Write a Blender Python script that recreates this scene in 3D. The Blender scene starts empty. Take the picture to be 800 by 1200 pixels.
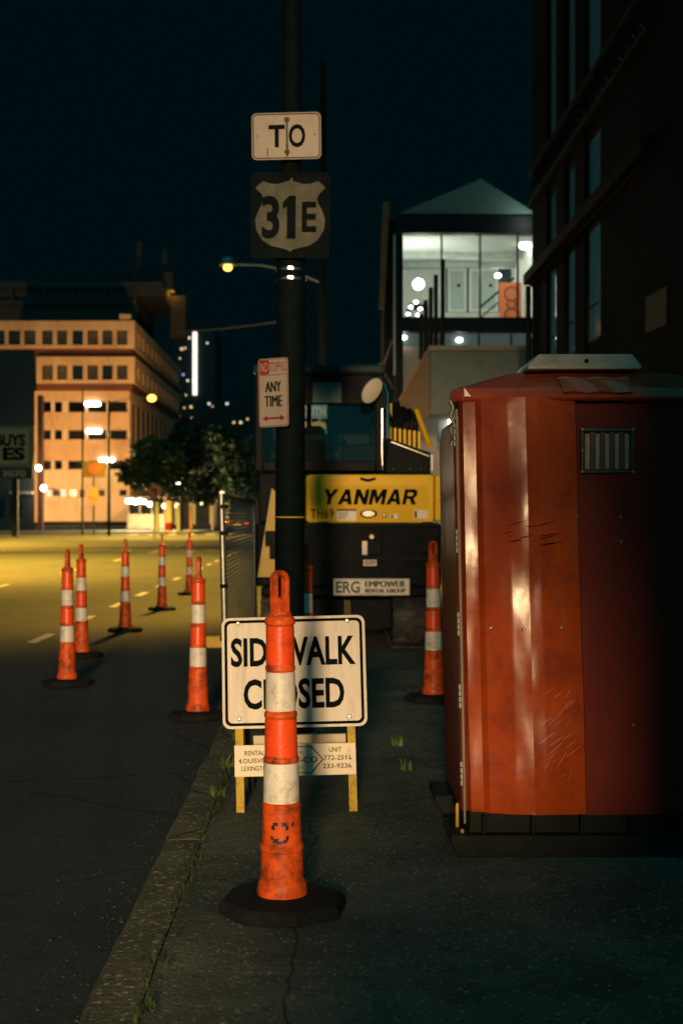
import bpy, bmesh, math, random
from mathutils import Vector, Matrix, Euler, noise as mnoise
random.seed(7)
R = math.radians
sc = bpy.context.scene
COL = sc.collection
F = 1667.0            # focal length in pixels of the 800x1200 photograph (50 mm on a 36 mm tall frame)
CAMZ = 1.44           # camera height above the roadway
WALK = 0.11           # height of the pavement above the roadway
def at(px, py, d):    # a picture direction carried out to its real distance d -> world x, z
    return (px - 378) * d / F, CAMZ - (py - 603) * d / F
def wx(px, d): return (px - 378) * d / F
def wz(py, d): return CAMZ - (py - 603) * d / F

# ------------------------------------------------------------------ materials
def nn(nt, t, **kw):
    n = nt.nodes.new(t)
    for k, v in kw.items():
        if k.startswith('i_'):
            n.inputs[k[2:]].default_value = v
        else: setattr(n, k, v)
    return n
def rgba(c): return (c[0], c[1], c[2], 1.0)
def M(name, col, rough=.6, metal=0., var=.2, scale=6., bump=0., bscale=60., spec=.5, dirt=None, emit=None, es=0., coat=0., stretch=None, rvar=0., perobj=False):
    m = bpy.data.materials.new(name); m.use_nodes = True
    nt = m.node_tree; b = nt.nodes['Principled BSDF']; L = nt.links.new
    tc = nn(nt, 'ShaderNodeTexCoord'); src = tc.outputs['Object']
    if perobj:
        oi = nn(nt, 'ShaderNodeObjectInfo'); vm = nn(nt, 'ShaderNodeVectorMath', operation='MULTIPLY_ADD'); vm.inputs[1].default_value = (17, 13, 9)
        L(oi.outputs['Random'], vm.inputs[0]); L(src, vm.inputs[2]); src = vm.outputs[0]
    if stretch:
        mp = nn(nt, 'ShaderNodeMapping'); mp.inputs['Scale'].default_value = stretch; L(src, mp.inputs['Vector']); src = mp.outputs[0]
    n1 = nn(nt, 'ShaderNodeTexNoise'); n1.inputs['Scale'].default_value = scale; n1.inputs['Detail'].default_value = 6; n1.inputs['Roughness'].default_value = .65
    L(src, n1.inputs['Vector'])
    mr = nn(nt, 'ShaderNodeMapRange'); mr.inputs['From Min'].default_value = .3; mr.inputs['From Max'].default_value = .7
    L(n1.outputs['Fac'], mr.inputs['Value'])
    mx = nn(nt, 'ShaderNodeMix', data_type='RGBA')
    mx.inputs['A'].default_value = rgba([c * (1 - var) for c in col]); mx.inputs['B'].default_value = rgba([min(.95, c * (1 + var)) for c in col])
    L(mr.outputs[0], mx.inputs['Factor']); out = mx.outputs['Result']
    if dirt:
        dc, amt, dsc = dirt
        n2 = nn(nt, 'ShaderNodeTexNoise'); n2.inputs['Scale'].default_value = dsc; n2.inputs['Detail'].default_value = 9; n2.inputs['Roughness'].default_value = .75
        L(src, n2.inputs['Vector'])
        m2 = nn(nt, 'ShaderNodeMapRange'); m2.inputs['From Min'].default_value = .62 - amt * .3; m2.inputs['From Max'].default_value = .78 - amt * .2
        L(n2.outputs['Fac'], m2.inputs['Value'])
        x2 = nn(nt, 'ShaderNodeMix', data_type='RGBA'); x2.inputs['B'].default_value = rgba(dc)
        L(m2.outputs[0], x2.inputs['Factor']); L(out, x2.inputs['A']); out = x2.outputs['Result']
    L(out, b.inputs['Base Color'])
    b.inputs['Roughness'].default_value = rough; b.inputs['Metallic'].default_value = metal
    b.inputs['Specular IOR Level'].default_value = spec; b.inputs['Coat Weight'].default_value = coat
    if rvar:
        r2 = nn(nt, 'ShaderNodeMapRange'); r2.inputs['To Min'].default_value = max(.03, rough - rvar); r2.inputs['To Max'].default_value = min(1, rough + rvar)
        n4 = nn(nt, 'ShaderNodeTexNoise'); n4.inputs['Scale'].default_value = scale * 2.3; n4.inputs['Detail'].default_value = 8
        L(src, n4.inputs['Vector']); L(n4.outputs['Fac'], r2.inputs['Value']); L(r2.outputs[0], b.inputs['Roughness'])
    if bump:
        n3 = nn(nt, 'ShaderNodeTexNoise'); n3.inputs['Scale'].default_value = bscale; n3.inputs['Detail'].default_value = 5
        L(src, n3.inputs['Vector'])
        bp = nn(nt, 'ShaderNodeBump'); bp.inputs['Strength'].default_value = bump; bp.inputs['Distance'].default_value = .01
        L(n3.outputs['Fac'], bp.inputs['Height']); L(bp.outputs[0], b.inputs['Normal'])
    if emit:
        b.inputs['Emission Color'].default_value = rgba(emit); b.inputs['Emission Strength'].default_value = es
    return m
def ground_mat(name, c1, c2, c3, s_big=.6, s_fine=140., bump=.5, speck=.12, crack=0.):
    m = bpy.data.materials.new(name); m.use_nodes = True
    nt = m.node_tree; b = nt.nodes['Principled BSDF']; L = nt.links.new
    tc = nn(nt, 'ShaderNodeTexCoord'); src = tc.outputs['Object']
    def noise(s, d=6, r=.6):
        n = nn(nt, 'ShaderNodeTexNoise'); n.inputs['Scale'].default_value = s; n.inputs['Detail'].default_value = d; n.inputs['Roughness'].default_value = r
        L(src, n.inputs['Vector']); return n.outputs['Fac']
    def rng(s, a, c):
        n = nn(nt, 'ShaderNodeMapRange'); n.inputs['From Min'].default_value = a; n.inputs['From Max'].default_value = c; L(s, n.inputs['Value']); return n.outputs[0]
    def mix(f, a, c):
        n = nn(nt, 'ShaderNodeMix', data_type='RGBA'); L(f, n.inputs['Factor'])
        for k, v in (('A', a), ('B', c)):
            if isinstance(v, tuple): n.inputs[k].default_value = rgba(v)
            else: L(v, n.inputs[k])
        return n.outputs['Result']
    col = mix(rng(noise(s_big, 8, .7), .35, .65), c1, c2)
    col = mix(rng(noise(9, 8, .75), .52, .72), col, tuple(c * .55 for c in c1))
    v = nn(nt, 'ShaderNodeTexVoronoi'); v.inputs['Scale'].default_value = s_fine; L(src, v.inputs['Vector'])
    hs = nn(nt, 'ShaderNodeSeparateColor'); L(v.outputs['Color'], hs.inputs[0])
    col = mix(rng(hs.outputs[0], 1 - speck, 1 - speck * .6), col, c3)
    if crack:
        n = nn(nt, 'ShaderNodeTexVoronoi', feature='DISTANCE_TO_EDGE'); n.inputs['Scale'].default_value = .55
        wv = nn(nt, 'ShaderNodeMix', data_type='RGBA'); wv.inputs['Factor'].default_value = .12
        nz = nn(nt, 'ShaderNodeTexNoise'); nz.inputs['Scale'].default_value = 2.5; nz.inputs['Detail'].default_value = 6; L(src, nz.inputs['Vector'])
        L(src, wv.inputs['A']); L(nz.outputs['Color'], wv.inputs['B']); L(wv.outputs['Result'], n.inputs['Vector'])
        col = mix(rng(n.outputs['Distance'], crack, 0), col, tuple(c * .3 for c in c1))
    L(col, b.inputs['Base Color']); b.inputs['Roughness'].default_value = .85; b.inputs['Specular IOR Level'].default_value = .3
    bp = nn(nt, 'ShaderNodeBump'); bp.inputs['Strength'].default_value = bump; bp.inputs['Distance'].default_value = .012
    ad = nn(nt, 'ShaderNodeMath', operation='ADD'); L(noise(s_fine * .6, 3), ad.inputs[0]); L(noise(12, 6, .7), ad.inputs[1])
    L(ad.outputs[0], bp.inputs['Height']); L(bp.outputs[0], b.inputs['Normal'])
    return m
def emis(name, col, s):
    m = bpy.data.materials.new(name); m.use_nodes = True; nt = m.node_tree
    for n in list(nt.nodes): nt.nodes.remove(n)
    e = nn(nt, 'ShaderNodeEmission'); e.inputs[0].default_value = rgba(col); e.inputs[1].default_value = s
    o = nn(nt, 'ShaderNodeOutputMaterial'); nt.links.new(e.outputs[0], o.inputs[0]); return m
def glass(name, tint=(.8, .9, .88), refl=.9, rough=.03, facing=.12, edge=.8):
    m = bpy.data.materials.new(name); m.use_nodes = True; nt = m.node_tree
    for n in list(nt.nodes): nt.nodes.remove(n)
    t = nn(nt, 'ShaderNodeBsdfTransparent'); t.inputs[0].default_value = rgba(tint)
    g = nn(nt, 'ShaderNodeBsdfGlossy'); g.inputs['Color'].default_value = (refl, refl, refl, 1); g.inputs['Roughness'].default_value = rough
    lw = nn(nt, 'ShaderNodeLayerWeight'); lw.inputs['Blend'].default_value = .35
    mr = nn(nt, 'ShaderNodeMapRange'); mr.inputs['To Min'].default_value = facing; mr.inputs['To Max'].default_value = edge
    nt.links.new(lw.outputs['Fresnel'], mr.inputs['Value'])
    mx = nn(nt, 'ShaderNodeMixShader'); nt.links.new(mr.outputs[0], mx.inputs[0]); nt.links.new(t.outputs[0], mx.inputs[1]); nt.links.new(g.outputs[0], mx.inputs[2])
    o = nn(nt, 'ShaderNodeOutputMaterial'); nt.links.new(mx.outputs[0], o.inputs[0]); return m

# ------------------------------------------------------------------ mesh builder
def rrect(w, h, r, n=6, cx=0, cz=0):
    pts = []
    for (sx, sz, a0) in ((1, 1, 0), (-1, 1, 90), (-1, -1, 180), (1, -1, 270)):
        for i in range(n + 1):
            a = R(a0 + 90 * i / n)
            pts.append((cx + sx * (w / 2 - r) + r * math.cos(a), cz + sz * (h / 2 - r) + r * math.sin(a)))
    return pts
class MB:
    def __init__(s): s.v = []; s.f = []; s.m = []
    def add(s, vs, fs, mi=0):
        o = len(s.v); s.v += [tuple(p) for p in vs]; s.f += [tuple(i + o for i in q) for q in fs]; s.m += [mi] * len(fs); return s
    def box(s, x0, x1, y0, y1, z0, z1, mi=0, T=None):
        vs = [(x, y, z) for z in (z0, z1) for (x, y) in ((x0, y0), (x1, y0), (x1, y1), (x0, y1))]
        if T: vs = [T @ Vector(p) for p in vs]
        return s.add(vs, [(0, 3, 2, 1), (4, 5, 6, 7), (0, 1, 5, 4), (1, 2, 6, 5), (2, 3, 7, 6), (3, 0, 4, 7)], mi)
    def _pl(s, p, a, plane):
        return {'xz': (p[0], a, p[1]), 'xy': (p[0], p[1], a), 'yz': (a, p[0], p[1])}[plane]
    def prism(s, pts, a, b, plane='xz', mi=0, T=None):
        n = len(pts); vs = [s._pl(p, a, plane) for p in pts] + [s._pl(p, b, plane) for p in pts]
        if T: vs = [T @ Vector(p) for p in vs]
        return s.add(vs, [tuple(range(n)), tuple(range(2 * n - 1, n - 1, -1))] + [(i, i + n, (i + 1) % n + n, (i + 1) % n) for i in range(n)], mi)
    def pring(s, outer, inner, a, b, plane='xz', mi=0, T=None):
        n = len(outer)
        vs = [s._pl(p, a, plane) for p in outer] + [s._pl(p, a, plane) for p in inner] + [s._pl(p, b, plane) for p in outer] + [s._pl(p, b, plane) for p in inner]
        if T: vs = [T @ Vector(p) for p in vs]
        fs = []
        for i in range(n):
            j = (i + 1) % n
            fs += [(i, j, n + j, n + i), (2 * n + i, 3 * n + i, 3 * n + j, 2 * n + j), (i, 2 * n + i, 2 * n + j, j), (n + i, n + j, 3 * n + j, 3 * n + i)]
        return s.add(vs, fs, mi)
    def tube(s, pts, r, n=8, mi=0):
        pts = [Vector(p) for p in pts]; k = len(pts); rs = r if isinstance(r, (list, tuple)) else [r] * k
        vs = []; fs = []; up = None
        for i, p in enumerate(pts):
            t = (pts[min(i + 1, k - 1)] - pts[max(i - 1, 0)]).normalized()
            if up is None:
                up = Vector((0, 0, 1)) if abs(t.z) < .9 else Vector((1, 0, 0))
            u = t.cross(up).normalized(); w = u.cross(t).normalized(); up = w
            for j in range(n):
                a = 2 * math.pi * (j + .5) / n
                vs.append(p + (u * math.cos(a) + w * math.sin(a)) * rs[i])
        for i in range(k - 1):
            for j in range(n):
                q = (j + 1) % n; fs.append((i * n + j, i * n + q, (i + 1) * n + q, (i + 1) * n + j))
        fs += [tuple(range(n - 1, -1, -1)), tuple(range((k - 1) * n, k * n))]
        return s.add(vs, fs, mi)
    def lathe(s, prof, n=32, mi=0, cx=0, cy=0, T=None, caps=True):
        vs = []; fs = []; k = len(prof)
        for (r, z) in prof:
            for j in range(n):
                a = 2 * math.pi * j / n; vs.append((cx + r * math.cos(a), cy + r * math.sin(a), z))
        for i in range(k - 1):
            for j in range(n):
                q = (j + 1) % n; fs.append((i * n + j, i * n + q, (i + 1) * n + q, (i + 1) * n + j))
        if caps: fs += [tuple(range(n - 1, -1, -1)), tuple(range((k - 1) * n, k * n))]
        if T: vs = [T @ Vector(p) for p in vs]
        return s.add(vs, fs, mi)
    def ball(s, c, r, mi=0, n=12, sz=1.):
        prof = [(max(1e-4, r * math.sin(math.pi * i / 8)), c[2] - r * sz * math.cos(math.pi * i / 8)) for i in range(9)]
        return s.lathe(prof, n, mi, c[0], c[1])
    def text(s, t, c, w, h, mi=0, bold=.0, shear=0., y=0., T=None, sp=1.):
        """text fitted to a w x h rectangle centred on c=(x,z), lying in the plane y"""
        cu = bpy.data.curves.new('t', 'FONT'); cu.body = t; cu.align_x = 'CENTER'; cu.offset = bold; cu.shear = shear; cu.resolution_u = 3; cu.space_character = sp; cu.space_line = 1.0
        ob = bpy.data.objects.new('t', cu); COL.objects.link(ob)
        me = ob.to_mesh()
        vs = [v.co.copy() for v in me.vertices]; fs = [tuple(p.vertices) for p in me.polygons]
        ob.to_mesh_clear(); bpy.data.objects.remove(ob); bpy.data.curves.remove(cu)
        x0 = min(v.x for v in vs); x1 = max(v.x for v in vs); z0 = min(v.y for v in vs); z1 = max(v.y for v in vs)
        kz = h / (z1 - z0); kx = (w / (x1 - x0)) if w else kz
        out = [Vector((c[0] + (v.x - (x0 + x1) / 2) * kx, y, c[1] + (v.y - (z0 + z1) / 2) * kz)) for v in vs]
        if T: out = [T @ p for p in out]
        return s.add(out, fs, mi)
    def build(s, name, mats, parent=None, loc=(0, 0, 0), rot=(0, 0, 0), smooth=None, bevel=0., seg=2, flip=True):
        me = bpy.data.meshes.new(name); me.from_pydata([tuple(p) for p in s.v], [], s.f)
        if not isinstance(mats, (list, tuple)): mats = [mats]
        for m in mats: me.materials.append(m)
        for p, mi in zip(me.polygons, s.m): p.material_index = mi
        bm = bmesh.new(); bm.from_mesh(me)
        if flip: bmesh.ops.recalc_face_normals(bm, faces=bm.faces)
        bm.to_mesh(me); bm.free()
        if smooth:
            for p in me.polygons: p.use_smooth = True
            me.set_sharp_from_angle(angle=R(smooth))
        me.update()
        ob = bpy.data.objects.new(name, me); COL.objects.link(ob); ob.location = loc; ob.rotation_euler = rot
        if parent: ob.parent = parent
        if bevel:
            bv = ob.modifiers.new('Bevel', 'BEVEL'); bv.width = bevel; bv.segments = seg; bv.limit_method = 'ANGLE'; bv.angle_limit = R(40)
        return ob
def thing(name, label, cat, loc=(0, 0, 0), rot=(0, 0, 0), group=None):
    o = bpy.data.objects.new(name, None); COL.objects.link(o); o.location = loc; o.rotation_euler = rot
    o.empty_display_size = .1; o['label'] = label; o['category'] = cat
    if group: o['group'] = group
    return o
def tag(o, label, cat, group=None):
    o['label'] = label; o['category'] = cat
    if group: o['group'] = group
    return o
def struct(o, kind='structure'): o['kind'] = kind; return o
def copy_tree(o, parent=None):
    c = o.copy(); COL.objects.link(c)
    if parent: c.parent = parent
    for ch in list(o.children): copy_tree(ch, c)
    return c
def lamp(name, kind, loc, power, col, radius=.1, parent=None, rot=(0, 0, 0), **kw):
    l = bpy.data.lights.new(name, kind); l.energy = power; l.color = col
    if kind != 'AREA': l.shadow_soft_size = radius
    for k, v in kw.items(): setattr(l, k, v)
    o = bpy.data.objects.new(name, l); COL.objects.link(o); o.location = loc; o.rotation_euler = rot
    if parent: o.parent = parent
    return o

# ------------------------------------------------------------------ material library
asphalt = ground_mat('asphalt', (.020, .028, .030), (.040, .047, .045), (.09, .088, .075), s_big=.45, s_fine=120, bump=.6, speck=.03, crack=.006)
concrete_walk = ground_mat('sidewalk_concrete', (.034, .045, .037), (.115, .120, .085), (.28, .25, .17), s_big=1.6, s_fine=110, bump=1.0, speck=.05, crack=.003)
kerb_stone = ground_mat('kerb_stone', (.045, .050, .026), (.135, .12, .08), (.3, .27, .2), s_big=4.5, s_fine=80, bump=.9, speck=.10, crack=.008)
dirt_m = ground_mat('lot_dirt', (.05, .05, .038), (.085, .08, .06), (.2, .18, .13), s_big=.8, s_fine=60, bump=.8, speck=.08)
orange_pl = M('delineator_plastic', (.78, .105, .014), .45, var=.22, scale=9, bump=.15, bscale=40, dirt=((.12, .03, .012), .62, 13), rvar=.15, spec=.3, perobj=True)
orange_sheet = M('orange_sheeting', (.88, .085, .014), .32, var=.10, scale=12, bump=.10, bscale=110, coat=.1, dirt=((.40, .05, .02), .3, 18), perobj=True)
white_sheet = M('white_sheeting', (.74, .72, .66), .33, var=.08, scale=10, bump=.25, bscale=160, dirt=((.36, .32, .24), .45, 17), perobj=True)
rubber = M('recycled_rubber', (.012, .014, .015), .85, spec=.1, var=.4, scale=25, bump=.5, bscale=70)
black_mark = M('black_marker', (.014, .012, .012), .5)
sign_white = M('sign_reflective_white', (.62, .565, .485), .42, var=.10, scale=5, bump=.22, bscale=35, stretch=(6, 1, .6), dirt=((.44, .37, .28), .3, 4))
sign_black = M('sign_black_paint', (.005, .008, .009), .8, var=.3, spec=.03)
sign_red = M('sign_red_paint', (.20, .012, .018), .6, var=.25, spec=.15)
old_white = M('weathered_sign_white', (.29, .25, .215), .5, var=.14, scale=9, dirt=((.27, .23, .17), .35, 9), bump=.08)
shield_white = M('faded_shield_white', (.078, .082, .064), .6, var=.18, spec=.1, scale=7, dirt=((.15, .13, .08), .4, 8))
drip = M('algae_stain', (.06, .055, .014), .7, var=.5, scale=40)
galv = M('galvanised_steel', (.34, .35, .34), .42, .9, var=.2, scale=14, bump=.05)
barr_shaded = M('barricade_shaded_steel', (.07, .07, .018), .6, var=.3, scale=9, spec=.15)  # darker copy for the rear legs; their shade is put into the colour
barr_yellow = M('barricade_yellow_steel', (.46, .31, .014), .5, spec=.2, var=.2, scale=9, dirt=((.13, .085, .03), .4, 16))
board_cream = M('cream_board', (.72, .64, .49), .5, var=.06, scale=7, dirt=((.45, .37, .25), .2, 14))
pole_black = M('black_painted_steel', (.003, .007, .008), .7, var=.35, scale=12, bump=.15, bscale=25, rvar=.15, spec=.04)
strap_m = M('steel_strap', (.55, .52, .46), .25, 1., var=.2)
wood_pole = M('weathered_pole_wood', (.012, .013, .009), .85, var=.35, scale=8, stretch=(5, 5, .4), bump=.4, bscale=30)
ex_yellow = M('excavator_yellow', (.78, .47, .008), .45, var=.06, scale=4, dirt=((.36, .2, .02), .22, 7), spec=.2, bump=.03)
ex_dark = M('excavator_charcoal', (.008, .011, .013), .62, spec=.07, var=.3, scale=8, dirt=((.022, .021, .018), .3, 9), bump=.08)
ex_black = M('cab_black', (.006, .008, .010), .55, var=.25, scale=6, spec=.08)
cab_glass = glass('cab_glass', (.84, .93, .90), .7, .04, .03, .4)
chrome = M('polished_steel', (.7, .7, .66), .12, 1., var=.1)
track_m = M('track_rubber', (.018, .017, .016), .75, var=.4, scale=10, dirt=((.10, .085, .06), .5, 8), bump=.4, bscale=30)
sticker_m = M('sticker_white', (.58, .54, .47), .4, var=.12, scale=20)
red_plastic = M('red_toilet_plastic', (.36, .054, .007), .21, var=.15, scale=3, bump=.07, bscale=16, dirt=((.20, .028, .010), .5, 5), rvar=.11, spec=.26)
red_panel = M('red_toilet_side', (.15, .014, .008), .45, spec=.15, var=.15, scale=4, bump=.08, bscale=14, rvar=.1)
red_roof = M('red_toilet_roof', (.36, .055, .012), .33, var=.15, scale=5, bump=.12, bscale=10, dirt=((.15, .035, .02), .35, 8), rvar=.1)
scratch_m = M('scratched_plastic', (.46, .13, .085), .22, var=.2, scale=8)
vent_grey = M('grey_vent_plastic', (.30, .30, .25), .45, var=.15, scale=8, dirt=((.15, .14, .1), .3, 7))
vent_frame = M('dark_green_vent', (.02, .035, .03), .4, var=.2)
louver_m = M('pale_louver', (.85, .78, .62), .5, var=.2, scale=30)
skid_m = M('black_skid_plastic', (.007, .011, .009), .65, var=.3, scale=8, dirt=((.022, .024, .016), .3, 6), spec=.15)
interstate_blue = M('interstate_blue', (.10, .30, .72), .4, var=.1)
interstate_orange = M('faded_interstate_red', (.92, .48, .25), .4, var=.1)
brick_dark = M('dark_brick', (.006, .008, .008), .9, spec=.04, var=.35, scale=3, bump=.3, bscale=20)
trim_dark = M('dark_trim', (.012, .016, .017), .6, var=.25, spec=.2)
ledge_m = M('ochre_ledge', (.018, .013, .004), .8, var=.25, spec=.05)
concrete_m = M('cast_concrete', (.26, .31, .28), .8, var=.14, scale=2.5, bump=.15, bscale=25, dirt=((.22, .2, .17), .3, 1.5))
brown_board = M('brown_boarding', (.24, .12, .055), .7, var=.25, scale=4)
plaster_pink = M('lit_plaster', (.52, .43, .36), .8, var=.1, scale=2)
room_white = M('room_plaster', (.72, .74, .68), .8, var=.05)
office_wall = M('office_wall', (.54, .33, .18), .8, var=.16, scale=.3, dirt=((.30, .17, .09), .4, .5), stretch=(1, 1, .35))
office_pink = M('office_lower_wall', (.60, .45, .32), .8, var=.14, scale=.3, dirt=((.36, .24, .15), .35, .5), stretch=(1, 1, .35))
office_red = M('office_red_band', (.10, .032, .018), .8, var=.2, scale=.4)
office_dark = M('office_dark_storey', (.05, .042, .036), .8, var=.25, scale=.3)
win_dark = M('unlit_window', (.01, .013, .014), .18, var=.2)
bark = M('bark', (.10, .07, .045), .9, var=.3, scale=8, stretch=(4, 4, .6), bump=.4)
leaf_m = M('leaves', (.045, .085, .018), .6, var=.5, scale=.9)
leaf2_m = M('leaves_dark', (.016, .036, .012), .6, var=.5, scale=1.2)
weed_m = M('weed_green', (.10, .16, .035), .6, var=.4, scale=30)
lane_paint = M('lane_paint', (.42, .41, .36), .7, var=.25, scale=5, dirt=((.07, .07, .065), .6, 6))
yellow_paint = M('yellow_paint', (.62, .40, .04), .6, var=.2, scale=6, dirt=((.2, .14, .05), .4, 9))
SODIUM = (1., .53, .05)
WARM = (1., .66, .34)
sodium_bulb = emis('sodium_bulb', (1., .46, .06), 6)
white_bulb = emis('white_bulb', (1., .95, .8), 14)

# ================================================================== SETTING
FAR = 1200
struct(MB().add([(-FAR, -200, -.02), (FAR, -200, -.02), (FAR, FAR, -.02), (-FAR, FAR, -.02)], [(0, 1, 2, 3)]).build('ground', dirt_m))
KX = -.654
b = MB()
b.add([(-16, -60, 0), (KX, -60, 0), (KX, 96, 0), (-16, 96, 0)], [(0, 1, 2, 3)])
b.add([(-60, 60.0, .004), (40, 60.0, .004), (40, 106, .004), (-60, 106, .004)], [(0, 1, 2, 3)])
b.add([(-9.5, 106, 0), (KX - 1, 106, 0), (KX - 1, 420, 0), (-9.5, 420, 0)], [(0, 1, 2, 3)])
struct(b.build('road', asphalt))
# kerb: stones with broken, uneven tops
b = MB(); y = -20.0
while y < 58:
    L_ = 2.4 + random.uniform(-.25, .25)
    dz = random.uniform(-.008, .006); n = 14
    for k in range(n):
        y0 = y + .006 + (L_ - .012) * k / n; y1 = y + .006 + (L_ - .012) * (k + 1) / n
        def off(yy): return .016 * mnoise.noise((yy * 2.3, 4.1, 0)) + .008 * mnoise.noise((yy * 9, 1.1, 0))
        def zz(yy): return WALK + .004 + dz + .007 * mnoise.noise((yy * 4, 7, 0))
        vs = []
        for yy in (y0, y1):
            vs += [(KX + off(yy) - .012, yy, -.015), (KX + off(yy), yy, zz(yy) - .028), (KX + off(yy) + .022, yy, zz(yy) - .004), (KX + .09, yy, zz(yy)), (KX + .158, yy, zz(yy) - .001), (KX + .158, yy, -.015)]
        b.add(vs, [(i, i + 1, i + 7, i + 6) for i in range(5)])
        if k == 0: b.add(vs[:6], [(0, 1, 2, 3, 4, 5)])
        if k == n - 1: b.add(vs[6:], [(5, 4, 3, 2, 1, 0)])
    y += L_
struct(b.build('kerb', kerb_stone, smooth=50))
# pavement: cast bays with open joints over a bed
b = MB(); y = 4.64 - 1.52 * 8
random.seed(3)
while y < 58:
    for (x0, x1) in ((KX + .163, 1.9), (1.904, 4.3)):
        dz = random.uniform(-.004, .004); n = 12
        gx = [x0 + .002 + (x1 - x0 - .004) * i / n for i in range(n + 1)]; gy = [y + .002 + (1.52 - .004) * i / n for i in range(n + 1)]
        vs = [(xx, yy, WALK + dz + .005 * mnoise.noise((xx * 1.7, yy * 1.7, 3))) for yy in gy for xx in gx]
        fs = [(j * (n + 1) + i, j * (n + 1) + i + 1, (j + 1) * (n + 1) + i + 1, (j + 1) * (n + 1) + i) for j in range(n) for i in range(n)]
        b.add(vs, fs)
    y += 1.52
b.add([(KX + .15, -20, WALK - .016), (9, -20, WALK - .016), (9, 58, WALK - .016), (KX + .15, 58, WALK - .016)], [(0, 1, 2, 3)])
struct(b.build('sidewalk', concrete_walk, smooth=30, flip=False))
# far pavement round the office block and beyond the crossing
b = MB(); b.box(-60, -9.6, 106.2, 260, -.02, .13); b.box(KX - .9, 40, 106.2, 260, -.02, .13)
b.box(-60, -16.2, 20, 59.5, -.02, .13)
struct(b.build('far_sidewalk', concrete_walk, bevel=.03))
# painted markings
b = MB()
for k in range(14):
    y0 = 12.9 + k * 3.05
    b.box(-3.32, -3.2, y0, y0 + 1.15, .004, .0055)
b.box(-15, -1.2, 57.0, 57.5, .004, .0055)
for k in range(5): b.box(-6.5, -6.4, 26 + k * 9, 29.2 + k * 9, .004, .0055)
for k in range(9): b.box(-14 + k * 1.4, -13.3 + k * 1.4, 101, 104, .008, .0095)
struct(b.build('road_marking', lane_paint))

# ================================================================== DELINEATORS
def make_delineator(loc, label, turn=0, tilt=(0, 0)):
    t = thing('traffic_delineator', label, 'traffic delineator', loc, (R(tilt[0]), R(tilt[1]), R(turn)), 'orange and white traffic delineators')
    base = MB()
    n = 8
    ring = lambda r, z, sq=.86: [(r * math.cos(R(22.5 + 45 * i)) * 1.0, r * math.sin(R(22.5 + 45 * i)) * 1.0, z) for i in range(n)]
    vs = ring(.222, 0) + ring(.218, .030) + ring(.20, .044) + ring(.10, .054)
    fs = [tuple(range(n - 1, -1, -1)), tuple(range(3 * n, 4 * n))]
    for k in range(3):
        for i in range(n): fs.append((k * n + i, k * n + (i + 1) % n, (k + 1) * n + (i + 1) % n, (k + 1) * n + i))
    base.add(vs, fs)
    base.build('base', rubber, t, bevel=.006)
    P = [(.050, .04), (.084, .05), (.085, .07), (.080, .096), (.0725, .108), (.070, .20), (.0735, .206), (.0735, .218), (.0675, .226), (.0640, .345), (.0655, .348), (.0655, .356),
         (.0600, .362), (.0575, .498), (.0600, .502), (.0600, .512), (.0545, .518), (.0525, .645), (.0555, .650), (.0555, .662), (.0500, .668), (.0480, .802), (.0505, .806), (.0505, .816), (.0475, .822), (.0465, .955), (.0515, .960), (.0515, .974), (.046, .984), (.030, .992), (.028, 1.0)]
    MB().lathe(P, 40).build('tube', orange_pl, t, smooth=28)
    def band(z0, z1, r0, r1, nm, m):
        MB().lathe([(r0 - .004, z0), (r0, z0 + .001), (r1, z1 - .001), (r1 - .004, z1)], 40, caps=False).build(nm, m, t, smooth=40)
    band(.364, .497, .0612, .0588, 'white_band', white_sheet)
    band(.520, .643, .0556, .0536, 'orange_band', orange_sheet)
    band(.670, .800, .0511, .0491, 'white_band', white_sheet)
    band(.824, .953, .0486, .0476, 'orange_band', orange_sheet)
    h = MB()
    def stad(w, z0, z1, n=10):
        r = w / 2; p = [(r * math.cos(math.pi * i / n), z1 - r + r * math.sin(math.pi * i / n)) for i in range(n + 1)]
        p += [(r * math.cos(math.pi + math.pi * i / n), z0 + r + r * math.sin(math.pi + math.pi * i / n)) for i in range(n + 1)]
        return p
    def flat(w, z0, z1, n=10):
        r = w / 2; p = [(r * math.cos(math.pi * i / n), z1 - r + r * math.sin(math.pi * i / n)) for i in range(n + 1)]
        return p + [(-r + 2 * r * i / n, z0) for i in range(n + 1)]
    h.pring(flat(.060, .985, 1.140), stad(.030, 1.045, 1.122), -.016, .016)
    h.box(-.034, .034, -.020, .020, .974, 1.0)
    h.build('handle', orange_pl, t, smooth=50, bevel=.005)
    return t
zroad, zwalk = .004, WALK + .004
d0 = make_delineator((-.135, 4.78, zwalk), 'tall orange and white delineator with a scrawled face, standing before the SIDEWALK CLOSED sign', 36, (0, -.6))
b = MB()   # the scrawl on the lower tube
def patch(u0, u1, z0, z1, sk=0., n=5):
    vs = []; r = lambda z: .0675 - .0035 * (z - .226) / .119 + .0008
    for i in range(n + 1):
        for (z, s_) in ((z0, 0), (z1, sk)):
            u = u0 + (u1 - u0) * i / n + s_; a = u / .066 - R(36)
            vs.append((r(z) * math.sin(a), -r(z) * math.cos(a), z))
    b.add(vs, [(2 * i, 2 * i + 2, 2 * i + 3, 2 * i + 1) for i in range(n)])
for q in ((-.030, -.012, .293, .305, .003), (-.032, -.020, .280, .2935, -.003), (.003, .022, .292, .305, -.004), (.013, .024, .279, .2925, .002), (.035, .043, .290, .305, .004),
          (-.030, -.014, .238, .252, .007), (-.018, .004, .233, .244, .001), (.003, .018, .237, .249, .005), (.014, .024, .246, .261, .003), (-.034, -.025, .248, .259, -.003)):
    patch(*q)
b.build('scrawl', black_mark, d0, flip=False)
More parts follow.
